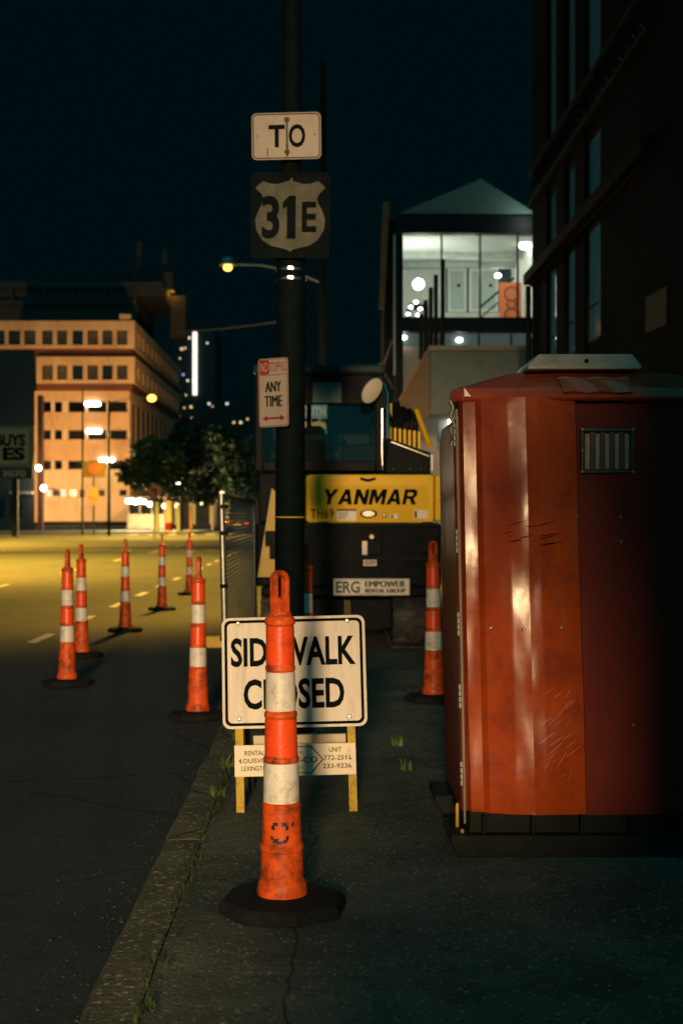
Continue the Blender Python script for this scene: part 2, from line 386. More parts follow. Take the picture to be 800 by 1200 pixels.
def delin(px, py, label, walk, turn, tilt):
    s = (py - 603) / (CAMZ - (WALK if walk else 0)); d = F / s
    c = copy_tree(d0b); c.location = ((px - 378) / s, d, zwalk if walk else zroad)
    c.rotation_euler = (R(tilt[0]), R(tilt[1]), R(turn)); c['label'] = label
    return c
# a clean one (no scrawl) is the source of the other copies
d0b = make_delineator((-.88, 10.04, zroad), 'orange and white delineator leaning slightly at the kerb, just left of the SIDEWALK CLOSED sign', 86, (0, 1.6))
delin(79, 803, 'leftmost and nearest delineator out on the roadway, half covering the one behind', False, 84, (0, .6))
delin(96, 770, 'delineator on the roadway partly hidden behind the leftmost delineator', False, 80, (0, -.8))
delin(147, 740, 'road delineator third from the left, standing alone in the middle of the lane row', False, 88, (0, .4))
delin(190, 715, 'second farthest delineator of the row along the lane dashes', False, 95, (0, .5))
delin(222, 697, 'farthest and smallest delineator of the row on the roadway', False, 83, (0, 1.2))
delin(358, 836, 'delineator half hidden behind the black signpost and the SIDEWALK CLOSED sign', True, 60, (0, -.4))
delin(508, 822, 'scuffed delineator squeezed between the excavator and the red toilet', True, 30, (0, -.4))

# ================================================================== SIDEWALK CLOSED BARRICADE
bs = thing('sidewalk_sign_stand', 'yellow steel folding stand carrying the white SIDEWALK CLOSED sign and a rental board', 'road sign', (wx(349, 6.45), 6.45, WALK), (0, R(-1.6), R(-1.5)))
LEAN = R(9)
TF = Matrix.Translation((0, -.10, 0)) @ Matrix.Rotation(-LEAN, 4, 'X')    # front frame leans back
TB = Matrix.Translation((0, .42, 0)) @ Matrix.Rotation(LEAN * 1.6, 4, 'X')
k = 6.45 / F
for sx in (-.252, .252):
    MB().box(sx - .018, sx + .018, -.003, .003, .0, .85, T=TF).box(sx - .018 if sx > 0 else sx + .012, sx - .012 if sx > 0 else sx + .018, .003, .034, .0, .85, T=TF).build('leg', barr_yellow, bs)
    MB().box(sx * .98 - .015, sx * .98 + .015, -.003, .003, .0, .955, T=TB).box(sx * .98 - .015, sx * .98 - .011, .003, .030, .0, .955, T=TB).build('leg', barr_shaded, bs)
MB().box(-.25, .25, .036, .05, .40, .44, T=TF).box(-.25, .25, .036, .05, .78, .82, T=TF).build('cross_rail', barr_yellow, bs)
MB().box(-.22, .22, -.012, -.004, .15, .29, T=TB).build('rear_board', board_cream, bs)
W_, H_ = .650, .500; CZ = .625
b = MB(); b.prism(rrect(W_, H_, .035, 6, 0, CZ), -.014, -.010, T=TF)
pl = b.build('sign_plate', sign_white, bs)
b = MB(); T2 = TF
b.pring(rrect(W_ - .024, H_ - .024, .028, 6, 0, CZ), rrect(W_ - .050, H_ - .050, .020, 6, 0, CZ), -.0155, -.0145, T=T2)
b.text('SIDEWALK', (-.002, CZ + .092), .565, .132, bold=.030, y=-.0155, T=T2)
b.text('CLOSED', (-.002, CZ - .098), .455, .137, bold=.030, y=-.0155, T=T2)
b.build('sign_lettering', sign_black, pl)
b = MB()
for (x, z) in ((-.25, .225), (.245, .225), (-.25, -.205), (.245, -.205)):
    b.lathe([(.010, 0), (.010, .004), (.006, .006)], 10, T=T2 @ Matrix.Translation((x, -.0145, CZ + z)) @ Matrix.Rotation(R(90), 4, 'X'))
b.build('bolt', galv, pl)
LZ = .232
bd = MB().box(-.275, .270, -.013, -.007, LZ - .07, LZ + .07, T=TF).build('rental_board', board_cream, bs, bevel=.002)
b = MB(); yy = -.0145
for i, t in enumerate(('RENTALS', 'LOUISVILLE', 'LEXINGTON')):
    b.text(t, (-.178, LZ + .034 - i * .034), (.100, .142, .130)[i], .021, y=yy, T=TF, bold=.006)
for i, t in enumerate(('UNIT', '772-2511', '233-9236')):
    b.text(t, (.185 if i else .178, LZ + .042 - i * .036), (.055, .118, .128)[i], .021, y=yy, T=TF, bold=.006)
b.text('SAFTI-CO', (.005, LZ), .185, .028, y=yy, T=TF, bold=.01)
b.text('CITY OF', (.0, LZ + .032), .07, .012, y=yy, T=TF); b.text('LOUISVILLE', (.0, LZ - .032), .075, .012, y=yy, T=TF)
def diamond(w, h): return [(-w, LZ), (-w * .55, LZ + h), (w * .55, LZ + h), (w, LZ), (w * .55, LZ - h), (-w * .55, LZ - h)]
b.pring([(x + .005, z) for x, z in diamond(.120, .060)], [(x + .005, z) for x, z in diamond(.114, .0565)], yy - .0005, yy + .0005, T=TF)
for sx, x in ((1, -.257), (-1, .252)):
    b.add([TF @ Vector((x, yy, LZ)), TF @ Vector((x + .012 * sx, yy, LZ + .006)), TF @ Vector((x + .012 * sx, yy, LZ - .006))], [(0, 1, 2)])
b.build('board_lettering', sign_black, bd)

# ================================================================== BLACK POST AND ITS SIGNS
PD = 8.75; PX = wx(338.5, PD)
pole = thing('sign_pole', 'thick black steel pole with steel straps carrying three signs', 'pole', (PX, PD, WALK), (0, R(.25), 0))
MB().lathe([(.155, 0), (.155, .02), (.115, .03), (.108, .10), (.093, .12), (.0885, 3.05), (.085, 3.10), (.062, 3.22), (.056, 6.6)], 28).build('shaft', pole_black, pole, smooth=35)
for z in (wz(330, PD) - WALK, wz(319, PD) - WALK, wz(300, PD) - WALK):
    MB().lathe([(.0885, z), (.0925, z + .002), (.0925, z + .016), (.0885, z + .018)], 28, caps=False).box(-.015, .015, -.108, -.09, z, z + .018).build('strap', strap_m, pole, smooth=40)
z = wz(607, PD) - WALK
MB().lathe([(.0925, z), (.0955, z + .002), (.0955, z + .008), (.0925, z + .01)], 28, caps=False).build('strap', barr_yellow, pole, smooth=40)
for zz_ in (2.05, 1.62, 1.35):
    b = MB(); b.lathe([(.0905, zz_), (.0935, zz_ + .001), (.0935, zz_ + .006), (.0905, zz_ + .007)], 28, caps=False); b.build('strap', pole_black, pole, smooth=40)
kp = PD / F
def streaks(mb, x, z0, z1, w, y, mi):
    zs = [z0 + (z1 - z0) * i / 8 for i in range(9)]; ws = [w * (.6 + .5 * random.random()) for _ in zs]
    vs = []
    for zq, q in zip(zs, ws): vs += [(x - q / 2, y, zq), (x + q / 2, y, zq)]
    mb.add(vs, [(2 * i, 2 * i + 1, 2 * i + 3, 2 * i + 2) for i in range(8)], mi)
FY = PD - .122
cx, cz = at(335.5, 159.5, FY); w, h = 80 * kp, 54 * kp
to = thing('to_sign', 'weathered white TO plate with rounded corners, topmost on the black pole', 'road sign', (cx, FY, cz), (0, R(-.6), R(-3)))
p_ = MB().prism(rrect(w, h, .03), -.003, .003).build('plate', old_white, to)
b = MB(); b.pring(rrect(w - .012, h - .012, .026), rrect(w - .024, h - .024, .021), -.0045, -.0035)
b.text('T', (-.058, .0), .100, .137, bold=.028, y=-.0045); b.text('O', (.065, .0), .102, .142, bold=.025, y=-.0045)
for sx in (-.178, .172): b.prism([(sx + .004 * math.cos(a * .785), .004 + .004 * math.sin(a * .785)) for a in range(8)], -.0048, -.0036)
b.build('lettering', sign_black, p_)
b = MB(); random.seed(11); streaks(b, .004, -.125, .105, .015, -.0058, 0)
for zz_ in (.098, -.098): b.lathe([(.016, 0), (.016, .006), (.009, .01)], 12, T=Matrix.Translation((.004, -.0045, zz_)) @ Matrix.Rotation(R(90), 4, 'X'))
streaks(b, -.115, -.135, -.075, .007, -.0058, 0)
b.build('stain', drip, p_)
MB().box(-.02, .02, .004, .045, -.11, .11).build('bracket', galv, to)
cx, cz = at(340, 252.5, FY); w, h = 91 * kp, 99 * kp
ush = thing('route_shield_sign', 'black square route sign with a faded white shield reading 31E', 'road sign', (cx, FY, cz), (0, R(.6), R(-3)))
p_ = MB().prism(rrect(w, h, .022), -.003, .003).build('plate', sign_black, ush)
hs = [(0, -.205), (.02, -.192), (.055, -.183), (.115, -.17), (.168, -.135), (.205, -.075), (.213, -.01), (.19, .05), (.168, .09), (.162, .115), (.175, .145), (.213, .18), (.19, .205), (.165, .222), (.12, .206), (.075, .205), (.035, .218), (0, .228)]
shp = [(x, z - .015) for x, z in hs] + [(-x, z - .015) for x, z in hs[::-1][1:-1]]
sh = MB().prism(shp, -.0048, -.0036).build('shield', shield_white, p_)
b = MB(); b.text('3', (-.118, -.012), .108, .262, bold=.03, y=-.0062); b.add([(px_, -.0062, pz_) for px_, pz_ in ((-.020, -.143), (.034, -.143), (.034, .119), (-.006, .119), (-.046, .078), (-.046, .038), (-.020, .052))], [tuple(range(7))]); b.text('E', (.115, -.01), .088, .185, bold=.03, y=-.0062)
b.build('lettering', sign_black, sh)
b = MB(); streaks(b, .006, .135, .225, .020, -.0075, 0); streaks(b, .004, -.205, -.15, .014, -.0075, 0); b.build('stain', drip, p_)
MB().box(-.02, .02, .004, .045, -.2, .2).build('bracket', galv, ush)
cx, cz = at(320.5, 460, FY - .02); w, h = .205, 79 * kp
ns = thing('no_stopping_sign', 'small upright NO STOPPING ANY TIME sign strapped to the black pole', 'road sign', (cx, FY - .02, cz), (0, R(-1.0), R(-27)))
p_ = MB().prism(rrect(w, h, .02), -.002, .002).build('plate', old_white, ns)
b = MB(); b.pring(rrect(w - .008, h - .008, .017), rrect(w - .016, h - .016, .014), -.0035, -.0026)
b.box(-w / 2 + .010, -.028, -.0035, -.0026, h / 2 - .095, h / 2 - .010)
b.text('STOPPING', (.032, h / 2 - .052), .115, .060, bold=.0, y=-.0036)
b.add([(-.09, -.0036, h / 2 - .098), (.09, -.0036, h / 2 - .098), (.09, -.0036, h / 2 - .102), (-.09, -.0036, h / 2 - .102)], [(0, 1, 2, 3)])
az = -h / 2 + .052
b.box(-.05, .05, -.0035, -.0026, az - .006, az + .006); b.prism([(-.078, az), (-.045, az + .019), (-.045, az - .019)], -.0035, -.0026); b.prism([(.078, az), (.045, az - .019), (.045, az + .019)], -.0035, -.0026)
b.build('red_lettering', sign_red, p_)
b = MB(); b.text('NO', (-.060, h / 2 - .052), .050, .06, bold=.015, y=-.0045); b.build('white_lettering', old_white, p_)
b = MB(); [b.text('ANY', (q_, .036), .105, .062, bold=.0, y=-.0036 - abs(q_) * .2 - (q_ > 0) * .0003) for q_ in (-.0028, 0, .0028)]; [b.text('TIME', (q_, -.052), .118, .066, bold=.0, y=-.0036 - abs(q_) * .2 - (q_ > 0) * .0003) for q_ in (-.0028, 0, .0028)]; b.build('lettering', sign_black, p_)
MB().box(-.01, .05, .003, .03, -.15, -.12).box(-.01, .05, .003, .03, .12, .15).build('bracket', galv, ns)

# ================================================================== STREET LAMPS
def street_lamp(name, label, base, armvec, z, h, power, wood, bulb_r=.14, head=True, radius=.25, aim=0):
    t = thing('street_lamp', label, 'street lamp', base, (0, 0, 0), 'sodium street lamps')
    pr = h
    MB().tube([(0, 0, 0), (0, 0, pr)], [.11, .07] if not wood else [.085, .07], 14).build('pole', wood_pole if wood else pole_black, t, smooth=40)
    ax, ay = armvec
    pts = [(0, 0, z - .35), (ax * .3, ay * .3, z - .12), (ax * .65, ay * .65, z), (ax, ay, z + .02)]
    MB().tube(pts, .022 if wood else .035, 8).build('arm', galv, t, smooth=40)
    hd = MB().lathe([(.04, z + .16), (.10, z + .14), (.16, z + .04), (.17, z)], 16, cx=ax, cy=ay).build('lamp_head', galv, t, smooth=40)
    MB().ball((ax, ay, z - .04), bulb_r, n=14, sz=.8).build('bulb', sodium_bulb, t, smooth=80)
    lamp('lamp_light', 'SPOT', (ax, ay, z - .04 - bulb_r - .05), power, SODIUM, radius, t, (0, R(aim), 0), spot_size=R(136), spot_blend=.35)
    return t
lx, lz = at(267, 311, 27); px_ = wx(378, 27)
street_lamp('a', 'weathered wooden pole behind the excavator with a glowing sodium lamp on a long arm', (px_, 27, WALK), (lx - px_, 0), lz - WALK, wz(72, 27) - WALK, 7500, True, .085, aim=26)
lx, lz = at(178, 466, 96); px_ = wx(128, 96)
street_lamp('b', 'distant dark lamp post in front of the orange lit office building', (px_, 96, .004), (lx - px_, 0), lz, lz - .2, 40000, False, .30)
# the lamp that lights the near scene stands behind the photographer, over the far side of the road
LB = (-1.6, -25.0, 5.4)
t = street_lamp('c', 'tall dark roadside lamp post behind the photographer', (LB[0] - 2.6, LB[1], .004), (2.6, 0), LB[2] + .25, LB[2] + .1, 10, False, .2)
aim = Vector((-.35, 6.2, .42)) - Vector(LB)
lamp('near_lamp_light', 'SPOT', LB, 49000, WARM, 1.0, None, aim.to_track_quat('-Z', 'Y').to_euler(), spot_size=R(21.5), spot_blend=.8)
# unseen posts and floods added to light the office and the far road
for (x, y, z, p, lb) in ((-13.5, 146, 9, 9000, 'unseen lamp post added behind the street trees to light the office flank'), (-30, 146, 5, 8000, 'unseen lamp post added left of the office corner to light its front'), (-42, 146, 5, 8000, 'unseen lamp post added farthest left to light the office front'), (-12.5, 44, 9.5, 62000, 'unseen lamp post added left of the road to light it, nearest the camera'), (-19.5, 74, 9.5, 60000, 'unseen lamp post added left of the road to light it before the crossing')):
    t = street_lamp('d', lb, (x - 1.8, y, .13), (1.8, 0), z, z - .2, p if y < 100 else 10, False, .3)
    if y > 100: lamp('added_flood', 'SPOT', (x + .1, y + .3, z - .8), p * .95, (1., .56, .18), .3, None, (Vector((-28 if x < -20 else -22, 160 if x < -20 else 182, 10)) - Vector((x, y, z))).to_track_quat('-Z', 'Y').to_euler(), spot_size=R(120), spot_blend=.5)

# ================================================================== RED PORTABLE TOILET
TY = 5.555
pt = thing('portable_toilet', 'worn red portable toilet with a grey roof vent standing on the pavement at right', 'portable toilet', (0, TY, WALK))
SH = -.014; BAT = .075                                   # it leans a little to the left
def zl(py, d=TY): return wz(py, d) - WALK
ZB, ZT = zl(951), zl(467, 5.68); RB = BAT * (ZT - ZB)
TSH = Matrix(((1, 0, SH, 0), (0, 1, 0, 0), (0, 0, 1, 0), (0, 0, 0, 1)))
XR = 1.72; DEP = 1.12
def mapx(px): return wx(px, TY)
# plan of the moulded corner panels: (x, y)
A = (.570, .030); Bp = (.582, .0); C1 = (.630, -.008); C2 = (.652, -.030); D0 = (.752, -.055); D1 = (.822, -.066); D2 = (.872, -.065); E1 = (1.020, -.050); E2 = (1.032, -.004)
def dent(x, z, amp):
    return amp * (mnoise.noise((x * 2.6 + 5, z * 1.5, 1.7)) + .55 * mnoise.noise((x * 6 + 2, z * 3.3, 8.2)) + .12 * mnoise.noise((x * 15, z * 6 + 4, 2.2)))
def wall_strip(mb, plan, z0, z1, nz=110, nx=16, amp=.019, mi=0, taper=0.):
    cols = []
    for (p, q) in zip(plan[:-1], plan[1:]):
        m_ = max(1, int(nx * math.hypot(q[0] - p[0], q[1] - p[1]) / .1))
        for i in range(m_): cols.append((p[0] + (q[0] - p[0]) * i / m_, p[1] + (q[1] - p[1]) * i / m_))
    cols.append(plan[-1])
    vs = []; n = len(cols)
    for k_ in range(nz + 1):
        z = z0 + (z1 - z0) * k_ / nz
        for (x, y) in cols:
            e = amp * max(0, math.sin(math.pi * k_ / nz)) ** .3
            lean = BAT * (z - z0)        # walls batter back slightly
            vs.append((x + SH * z, y + lean + dent(x, z, e), z))
    fs = [(k_ * n + i, k_ * n + i + 1, (k_ + 1) * n + i + 1, (k_ + 1) * n + i) for k_ in range(nz) for i in range(n - 1)]
    return mb.add(vs, fs, mi)
b = MB(); wall_strip(b, [A, Bp, C1, C2, D0, D1, D2, E1, E2], ZB, ZT)
b.build('corner_panel', red_plastic, pt, smooth=9, flip=False)
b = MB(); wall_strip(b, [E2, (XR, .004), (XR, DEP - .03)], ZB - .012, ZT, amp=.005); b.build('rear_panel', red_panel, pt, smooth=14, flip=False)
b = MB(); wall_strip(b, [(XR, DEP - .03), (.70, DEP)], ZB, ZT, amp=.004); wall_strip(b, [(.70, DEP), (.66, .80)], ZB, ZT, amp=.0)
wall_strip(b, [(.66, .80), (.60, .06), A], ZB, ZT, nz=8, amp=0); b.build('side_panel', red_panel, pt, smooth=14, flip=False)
def P3(x, y, z): return (x + SH * z, y + BAT * (z - ZB), z)
hinge_m = M('dull_hinge_steel', (.16, .15, .12), .5, .7)
# door on the left flank, hung on pale hinges
dr = MB()
zt, zb = zl(497, 5.7), ZB - .01
fl = [(.548, .05, zb), (.548, .76, zb), (.548, .76, zt - .06), (.548, .62, zt + .015), (.548, .05, zt + .02)]
n = len(fl); o1 = [P3(*p) for p in fl]; o2 = [P3(p[0] + .032, p[1], p[2]) for p in fl]
dr.add(o1 + o2, [tuple(range(n)), tuple(range(2 * n - 1, n - 1, -1))] + [(i, i + n, (i + 1) % n + n, (i + 1) % n) for i in range(n)])
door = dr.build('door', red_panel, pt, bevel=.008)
b = MB(); b.add([P3(.5465, .60, zl(580, 6.1)), P3(.5465, .745, zl(582, 6.1)), P3(.5465, .70, zl(606, 6.1)), P3(.5465, .745, zl(640, 6.1)), P3(.5465, .60, zl(636, 6.1))], [(0, 1, 2, 3, 4)])
b.build('door_sticker', M('grey_sticker', (.20, .19, .18), .5), door)
b = MB(); b.box(-.004, .004, -.012, .012, 0, 1, T=Matrix(((1, 0, SH * 1.9, .556), (0, 1, .06, .025), (0, 0, zl(478) - zb + .04, zb - .04), (0, 0, 0, 1))))
edge = b.build('hinge_strip', M('pale_hinge_strip', (.13, .12, .09), .5, .2), door)
for py in (505, 632, 730, 815, 905):
    z = zl(py); b = MB()
    for q in range(4): b.tube([P3(.548, .014, z - .055 + q * .024), P3(.548, .014, z - .035 + q * .024)], .009, 8)
    b.build('hinge', hinge_m, door, smooth=40)
b = MB()     # zig-zag hasp spring beside the top of the door
for q in range(6):
    b.tube([P3(.535 + .012 * (q % 2), .03, zl(520) + q * .030), P3(.547 - .012 * (q % 2), .03, zl(520) + (q + 1) * .030)], .008, 6)
b.build('door_spring', hinge_m, door, smooth=40)
# roof: eave band and hipped top
b = MB()
z0, z1, z2 = ZT, ZT + .03, zl(438, 5.95)
def rp(x, y, z): return (x + SH * z, y, z)
e0 = [(.535, .06), (.575, -.005), (1.06, -.075), (XR + .03, -.02), (XR + .03, DEP + .03), (.665, DEP + .02)]
e1 = [(.545, .09), (.592, .03), (1.06, -.045), (XR, .01), (XR, DEP), (.675, DEP - .01)]
tp = [(.80, .41), (.84, .39), (1.06, .36), (XR - .25, .38), (XR - .25, DEP - .3), (.80, DEP - .3)]
lo = [(x + .02 * (1 if x < 1 else -1) * 0 + .0, y + .03, z0 - .012) for x, y in e0]
ring0 = [rp(x, y + RB * (y < .5), z0 - .014) for x, y in e0]; ring1 = [rp(x, y + (RB - .015) * (y < .5), z0 + .0) for x, y in e0]; ring2 = [rp(x, y + (RB - .01) * (y < .5), z1 + .012) for x, y in e1]; ring3 = [rp(x, y, z2) for x, y in tp]
vs = ring0 + ring1 + ring2 + ring3; fs = [(5, 4, 3, 2, 1, 0), (18, 19, 20, 21, 22, 23)]
for q in range(3):
    for i in range(6): fs.append((q * 6 + i, q * 6 + (i + 1) % 6, (q + 1) * 6 + (i + 1) % 6, (q + 1) * 6 + i))
roof = b.add(vs, fs).build('roof', red_roof, pt, bevel=.012)
# pale corner tip
b = MB(); zz_ = zl(467); b.add([rp(.585, RB - .038, z0 + .040), rp(.612, RB - .043, z0 + .004), rp(.586, RB - .040, z0 + .004)], [(0, 1, 2)]); b.build('corner_tip', M('pale_corner_tip', (.75, .60, .5), .4), roof)
# shiny dented lip on the front slope
b = MB(); nx_ = 16; vs = []
for i in range(nx_ + 1):
    x = .97 + .28 * i / nx_
    for j in range(7):
        a = j / 6; y = RB - .085 + .16 * a + .003 * math.sin(i * .7) * (a < 1); z = z0 + .018 + .075 * math.sin(a * 1.5)
        vs.append(rp(x, y - .003, z + .0025 * math.sin(i * .9 + j)))
b.add(vs, [(i * 7 + j, (i + 1) * 7 + j, (i + 1) * 7 + j + 1, i * 7 + j + 1) for i in range(nx_) for j in range(6)])
b.build('roof_lip', M('bare_shiny_lip', (.34, .10, .05), .16, 0, var=.2, scale=9), roof, smooth=60)
# grey vent cap
v0, v1 = zl(433, 5.85), zl(414, 5.85)
vcap = MB(); xa, xb = wx(627, 5.8), 1.335
r0 = [(xa, .28), (xb, .28), (xb, .9), (xa, .9)]; r1 = [(xa + .055, .32), (xb - .03, .32), (xb - .03, .86), (xa + .055, .86)]
vs = [rp(x, y, v0) for x, y in r0] + [rp(x, y, v0 + .012) for x, y in r0] + [rp(x, y, v1) for x, y in r1] + [rp(x + .03 * (1 if i in (0, 3) else -1), y + .05 * (1 if i < 2 else -1), v1 + .004) for i, (x, y) in enumerate(r1)]
fs = [(3, 2, 1, 0), (12, 13, 14, 15)]
for q in range(3):
    for i in range(4): fs.append((q * 4 + i, q * 4 + (i + 1) % 4, (q + 1) * 4 + (i + 1) % 4, (q + 1) * 4 + i))
vcap.add(vs, fs).build('roof_vent', vent_grey, pt, bevel=.006)
b = MB()
for x in (1.11,): b.lathe([(.009, 0), (.009, .004), (.005, .008)], 10, T=Matrix.Translation(rp(x, .292, v0 + .035)) @ Matrix.Rotation(R(90), 4, 'X'))
b.build('screw', ex_dark, pt)
# louvred vents
def vent(pxa, pxb, pya, pyb):
    xa, xb, za, zb_ = mapx(pxa), mapx(pxb), zl(pyb), zl(pya)
    yv = BAT * ((za + zb_) / 2 - ZB) - .010
    sh0 = SH * (za + zb_) / 2 * 0
    w, h = xb - xa, zb_ - za; c = ((xa + xb) / 2, (za + zb_) / 2)
    f = MB(); f.pring(rrect(w, h, .012, 4, *c), rrect(w - .02, h - .028, .008, 4, *c), yv - .022, yv + .006)
    nsl = 5; pitch = (w - .02) / nsl
    for i in range(nsl + 1):
        xx = xa + .01 + pitch * i; wd = .022 if 0 < i < nsl else .012
        f.box(xx - wd / 2, xx + wd / 2, yv - .018, yv + .002, za + .013, zb_ - .013)
    fr = f.build('vent_frame', vent_frame, pt, bevel=.003)
    s = MB()
    for i in range(nsl):
        for q in range(20):
            z = za + .018 + (h - .04) * q / 20
            x0 = xa + .01 + pitch * i + .010; x1 = x0 + pitch - .02
            s.add([(x0, yv - .004, z), (x1, yv - .004, z), (x1, yv - .012, z + .0065), (x0, yv - .012, z + .0065)], [(0, 1, 2, 3)])
    s.build('louver', louver_m, fr, flip=False)
    s = MB()
    for (x, z) in ((xa + .006, za + .006), (xb - .006, za + .006), (xa + .006, zb_ - .006), (xb - .006, zb_ - .006), (xa + .006, c[1])):
        s.lathe([(.006, 0), (.006, .003), (.003, .005)], 8, T=Matrix.Translation((x, yv - .0225, z)) @ Matrix.Rotation(R(90), 4, 'X'))
    s.build('screw', galv, fr)
vent(684, 748, 500, 554)
b = MB()
for (px, py, yy_) in ((575, 736, -.02), (612, 737, -.06), (656, 735, -.06), (680, 605, 0), (731, 606, 0), (680, 635, 0), (731, 635, 0), (742, 850, 0)):
    z = zl(py); x = mapx(px)
    b.lathe([(.0075, 0), (.0075, .005), (.004, .009)], 8, T=Matrix.Translation((x, yy_ + BAT * (z - ZB) - .012, z)) @ Matrix.Rotation(R(90), 4, 'X'))
b.build('rivet', galv, pt)
# scrapes on the lower right of the corner panel
random.seed(5); b = MB()
def pansurf(x, z):
    pl_ = [A, Bp, C1, C2, D0, D1, D2, E1, E2]; u = x - SH * z
    for p, q in zip(pl_[:-1], pl_[1:]):
        if p[0] <= u <= q[0]:
            y = p[1] + (q[1] - p[1]) * (u - p[0]) / (q[0] - p[0]); break
    else: y = -.04
    kk = (z - ZB) / (ZT - ZB); e = .019 * max(0, math.sin(math.pi * kk)) ** .3
    return y + BAT * (z - ZB) + dent(u, z, e) - .0022
for q in range(34):
    if q == 24: b.build('pale_scrape', scratch_m, pt, flip=False); b = MB()
    if q < 24: x0, z0_, L_, a = mapx(random.uniform(628, 662)), zl(random.uniform(815, 925)), random.uniform(.02, .085), R(random.uniform(32, 58))
    else: x0, z0_, L_, a = mapx(random.uniform(590, 640)), zl(random.uniform(608, 640)), random.uniform(.03, .10), R(random.uniform(2, 20))
    w = random.uniform(.0008, .0026); vs = []
    for i in range(6):
        t_ = i / 5; x = x0 + math.cos(a) * L_ * t_; z = z0_ + math.sin(a) * L_ * t_; ww = w * math.sin(math.pi * (.12 + .76 * t_))
        for s_ in (-1, 1):
            xx, zz2 = x - math.sin(a) * ww * s_, z + math.cos(a) * ww * s_
            vs.append((xx, pansurf(xx, zz2), zz2))
    b.add(vs, [(2 * i, 2 * i + 2, 2 * i + 3, 2 * i + 1) for i in range(5)])
b.build('dark_scrape', sign_black, pt, flip=False)
# black skid base
b = MB()
b.box(.575, 1.66, .02, DEP - .06, 0.05, ZB - .004)
b.prism([(.530, .0), (1.70, .0), (1.70, .085), (.500, .085), (.495, .06)], -.035, .30, 'xz')
b.prism([(.530, .0), (1.70, .0), (1.70, .085), (.500, .085), (.495, .06)], .75, 1.08, 'xz')
for i in range(6): b.box(.62 + i * .19, .635 + i * .19, -.028, .022, .085, ZB - .012)
b.build('skid_base', skid_m, pt, bevel=.006)
b = MB(); b.box(-.006, .006, -.006, .006, .02, .10, T=Matrix.Translation((.545, .01, 0))); b.box(-.006, .006, .10, .112, .05, .16, T=Matrix.Translation((.535, .01, .02))); b.build('tie_down', barr_yellow, pt)

# ================================================================== HOARDING BEHIND THE PHOTOGRAPHER (added out of view to shade the right of the scene)
hd = thing('shade_hoarding', 'unseen plywood hoarding added behind the photographer to shade the right side', 'hoarding', (0, -2.5, 0))
ply = M('plywood', (.22, .15, .08), .8, var=.25, scale=3, stretch=(1, 1, .3))
MB().box(-.46, .295, -.02, .0, .12, 1.56).build('low_panel', ply, hd)
MB().box(.30, 4.2, -.02, .0, .12, 4.4).build('tall_panel', ply, hd)
for x in (-.41, .35, 1.6, 2.9): MB().box(x - .04, x + .04, -.11, -.022, .11, 1.5 if x < .3 else 4.3).build('post', wood_pole, hd)

bsn = thing('shade_sapling', 'unseen young tree added behind the photographer to shade the red toilet', 'tree', (-.19, -8, WALK)); random.seed(19)  # unseen tree added to shade the upper toilet
MB().tube([(.9, .05, 0), (.85, .05, 1.2), (.6, .03, 2.4), (.1, 0, 3.2)], [.035, .03, .022, .01], 8).build('trunk', bark, bsn, smooth=60)
b = MB()
for i in range(400):
    u = Vector((random.gauss(0, 1), random.gauss(0, 1), random.gauss(0, 1))).normalized() * random.random() ** .4
    p = Vector((u.x * .60, u.y * .5, 3.16 + u.z * .46)); q = Euler((random.uniform(-1, 1), random.uniform(-1, 1), random.uniform(0, 6.28))).to_matrix(); l = random.uniform(.05, .09)
    b.add([p + q @ Vector(v) for v in ((-l, 0, 0), (0, 0, -l * .6), (l, 0, 0), (0, 0, l * .6))], [(0, 1, 2, 3)])
b.build('crown', leaf_m, bsn, flip=False)

# ================================================================== EXCAVATOR
EY = 13.9
def ex(px, d=EY): return wx(px, d)
def ez(py, d=EY): return wz(py, d) - WALK
ev = thing('mini_excavator', 'yellow and charcoal rented mini excavator parked on the closed pavement, seen from behind', 'excavator', (0, EY, WALK))
# tail counterweight: wide curved casting
b = MB(); za, zb_ = ez(700), ez(614)
def arc(x0, x1, y0, bulge, n=14): return [(x0 + (x1 - x0) * i / n, y0 - bulge * math.sin(math.pi * i / n)) for i in range(n + 1)]
xl, xr = ex(299), ex(518)
for (q0, q1, ins) in ((za, za + .10, .05), (za + .10, zb_, 0)):
    pl_ = arc(xl + ins, xr - ins, .10 + ins * .6, .10) + [(xr - ins, 1.3), (xl + ins, 1.3)]
    b.prism(pl_, q0, q1, 'xy')
cw = b.build('counterweight', ex_dark, ev, smooth=35, bevel=.03, seg=3)
b = MB(); b.box(ex(353), ex(513), -.012, .0, ez(617), ez(612.5)); b.box(ex(352), ex(512), -.016, .0, ez(656), ez(653)); b.build('seam_rib', ex_black, cw)
b = MB()
for px in (363, 500): b.lathe([(.045, 0), (.045, .015), (.028, .016), (.026, .004)], 20, T=Matrix.Translation((ex(px), -.005, ez(643))) @ Matrix.Rotation(R(90), 4, 'X'))
b.build('lifting_eye', ex_dark, cw, smooth=40)
b = MB(); b.box(ex(424), ex(447), -.03, .01, ez(650), ez(620)); b.box(ex(428), ex(444), -.05, -.03, ez(633), ez(622)); b.build('latch_box', ex_black, cw, bevel=.01)
b = MB(); b.box(ex(424), ex(430), -.055, -.028, ez(650), ez(634)); b.lathe([(.022, 0), (.022, .03), (.012, .03)], 12, T=Matrix.Translation((ex(435), -.05, ez(629))) @ Matrix.Rotation(R(90), 4, 'X')); b.build('latch', chrome, cw)
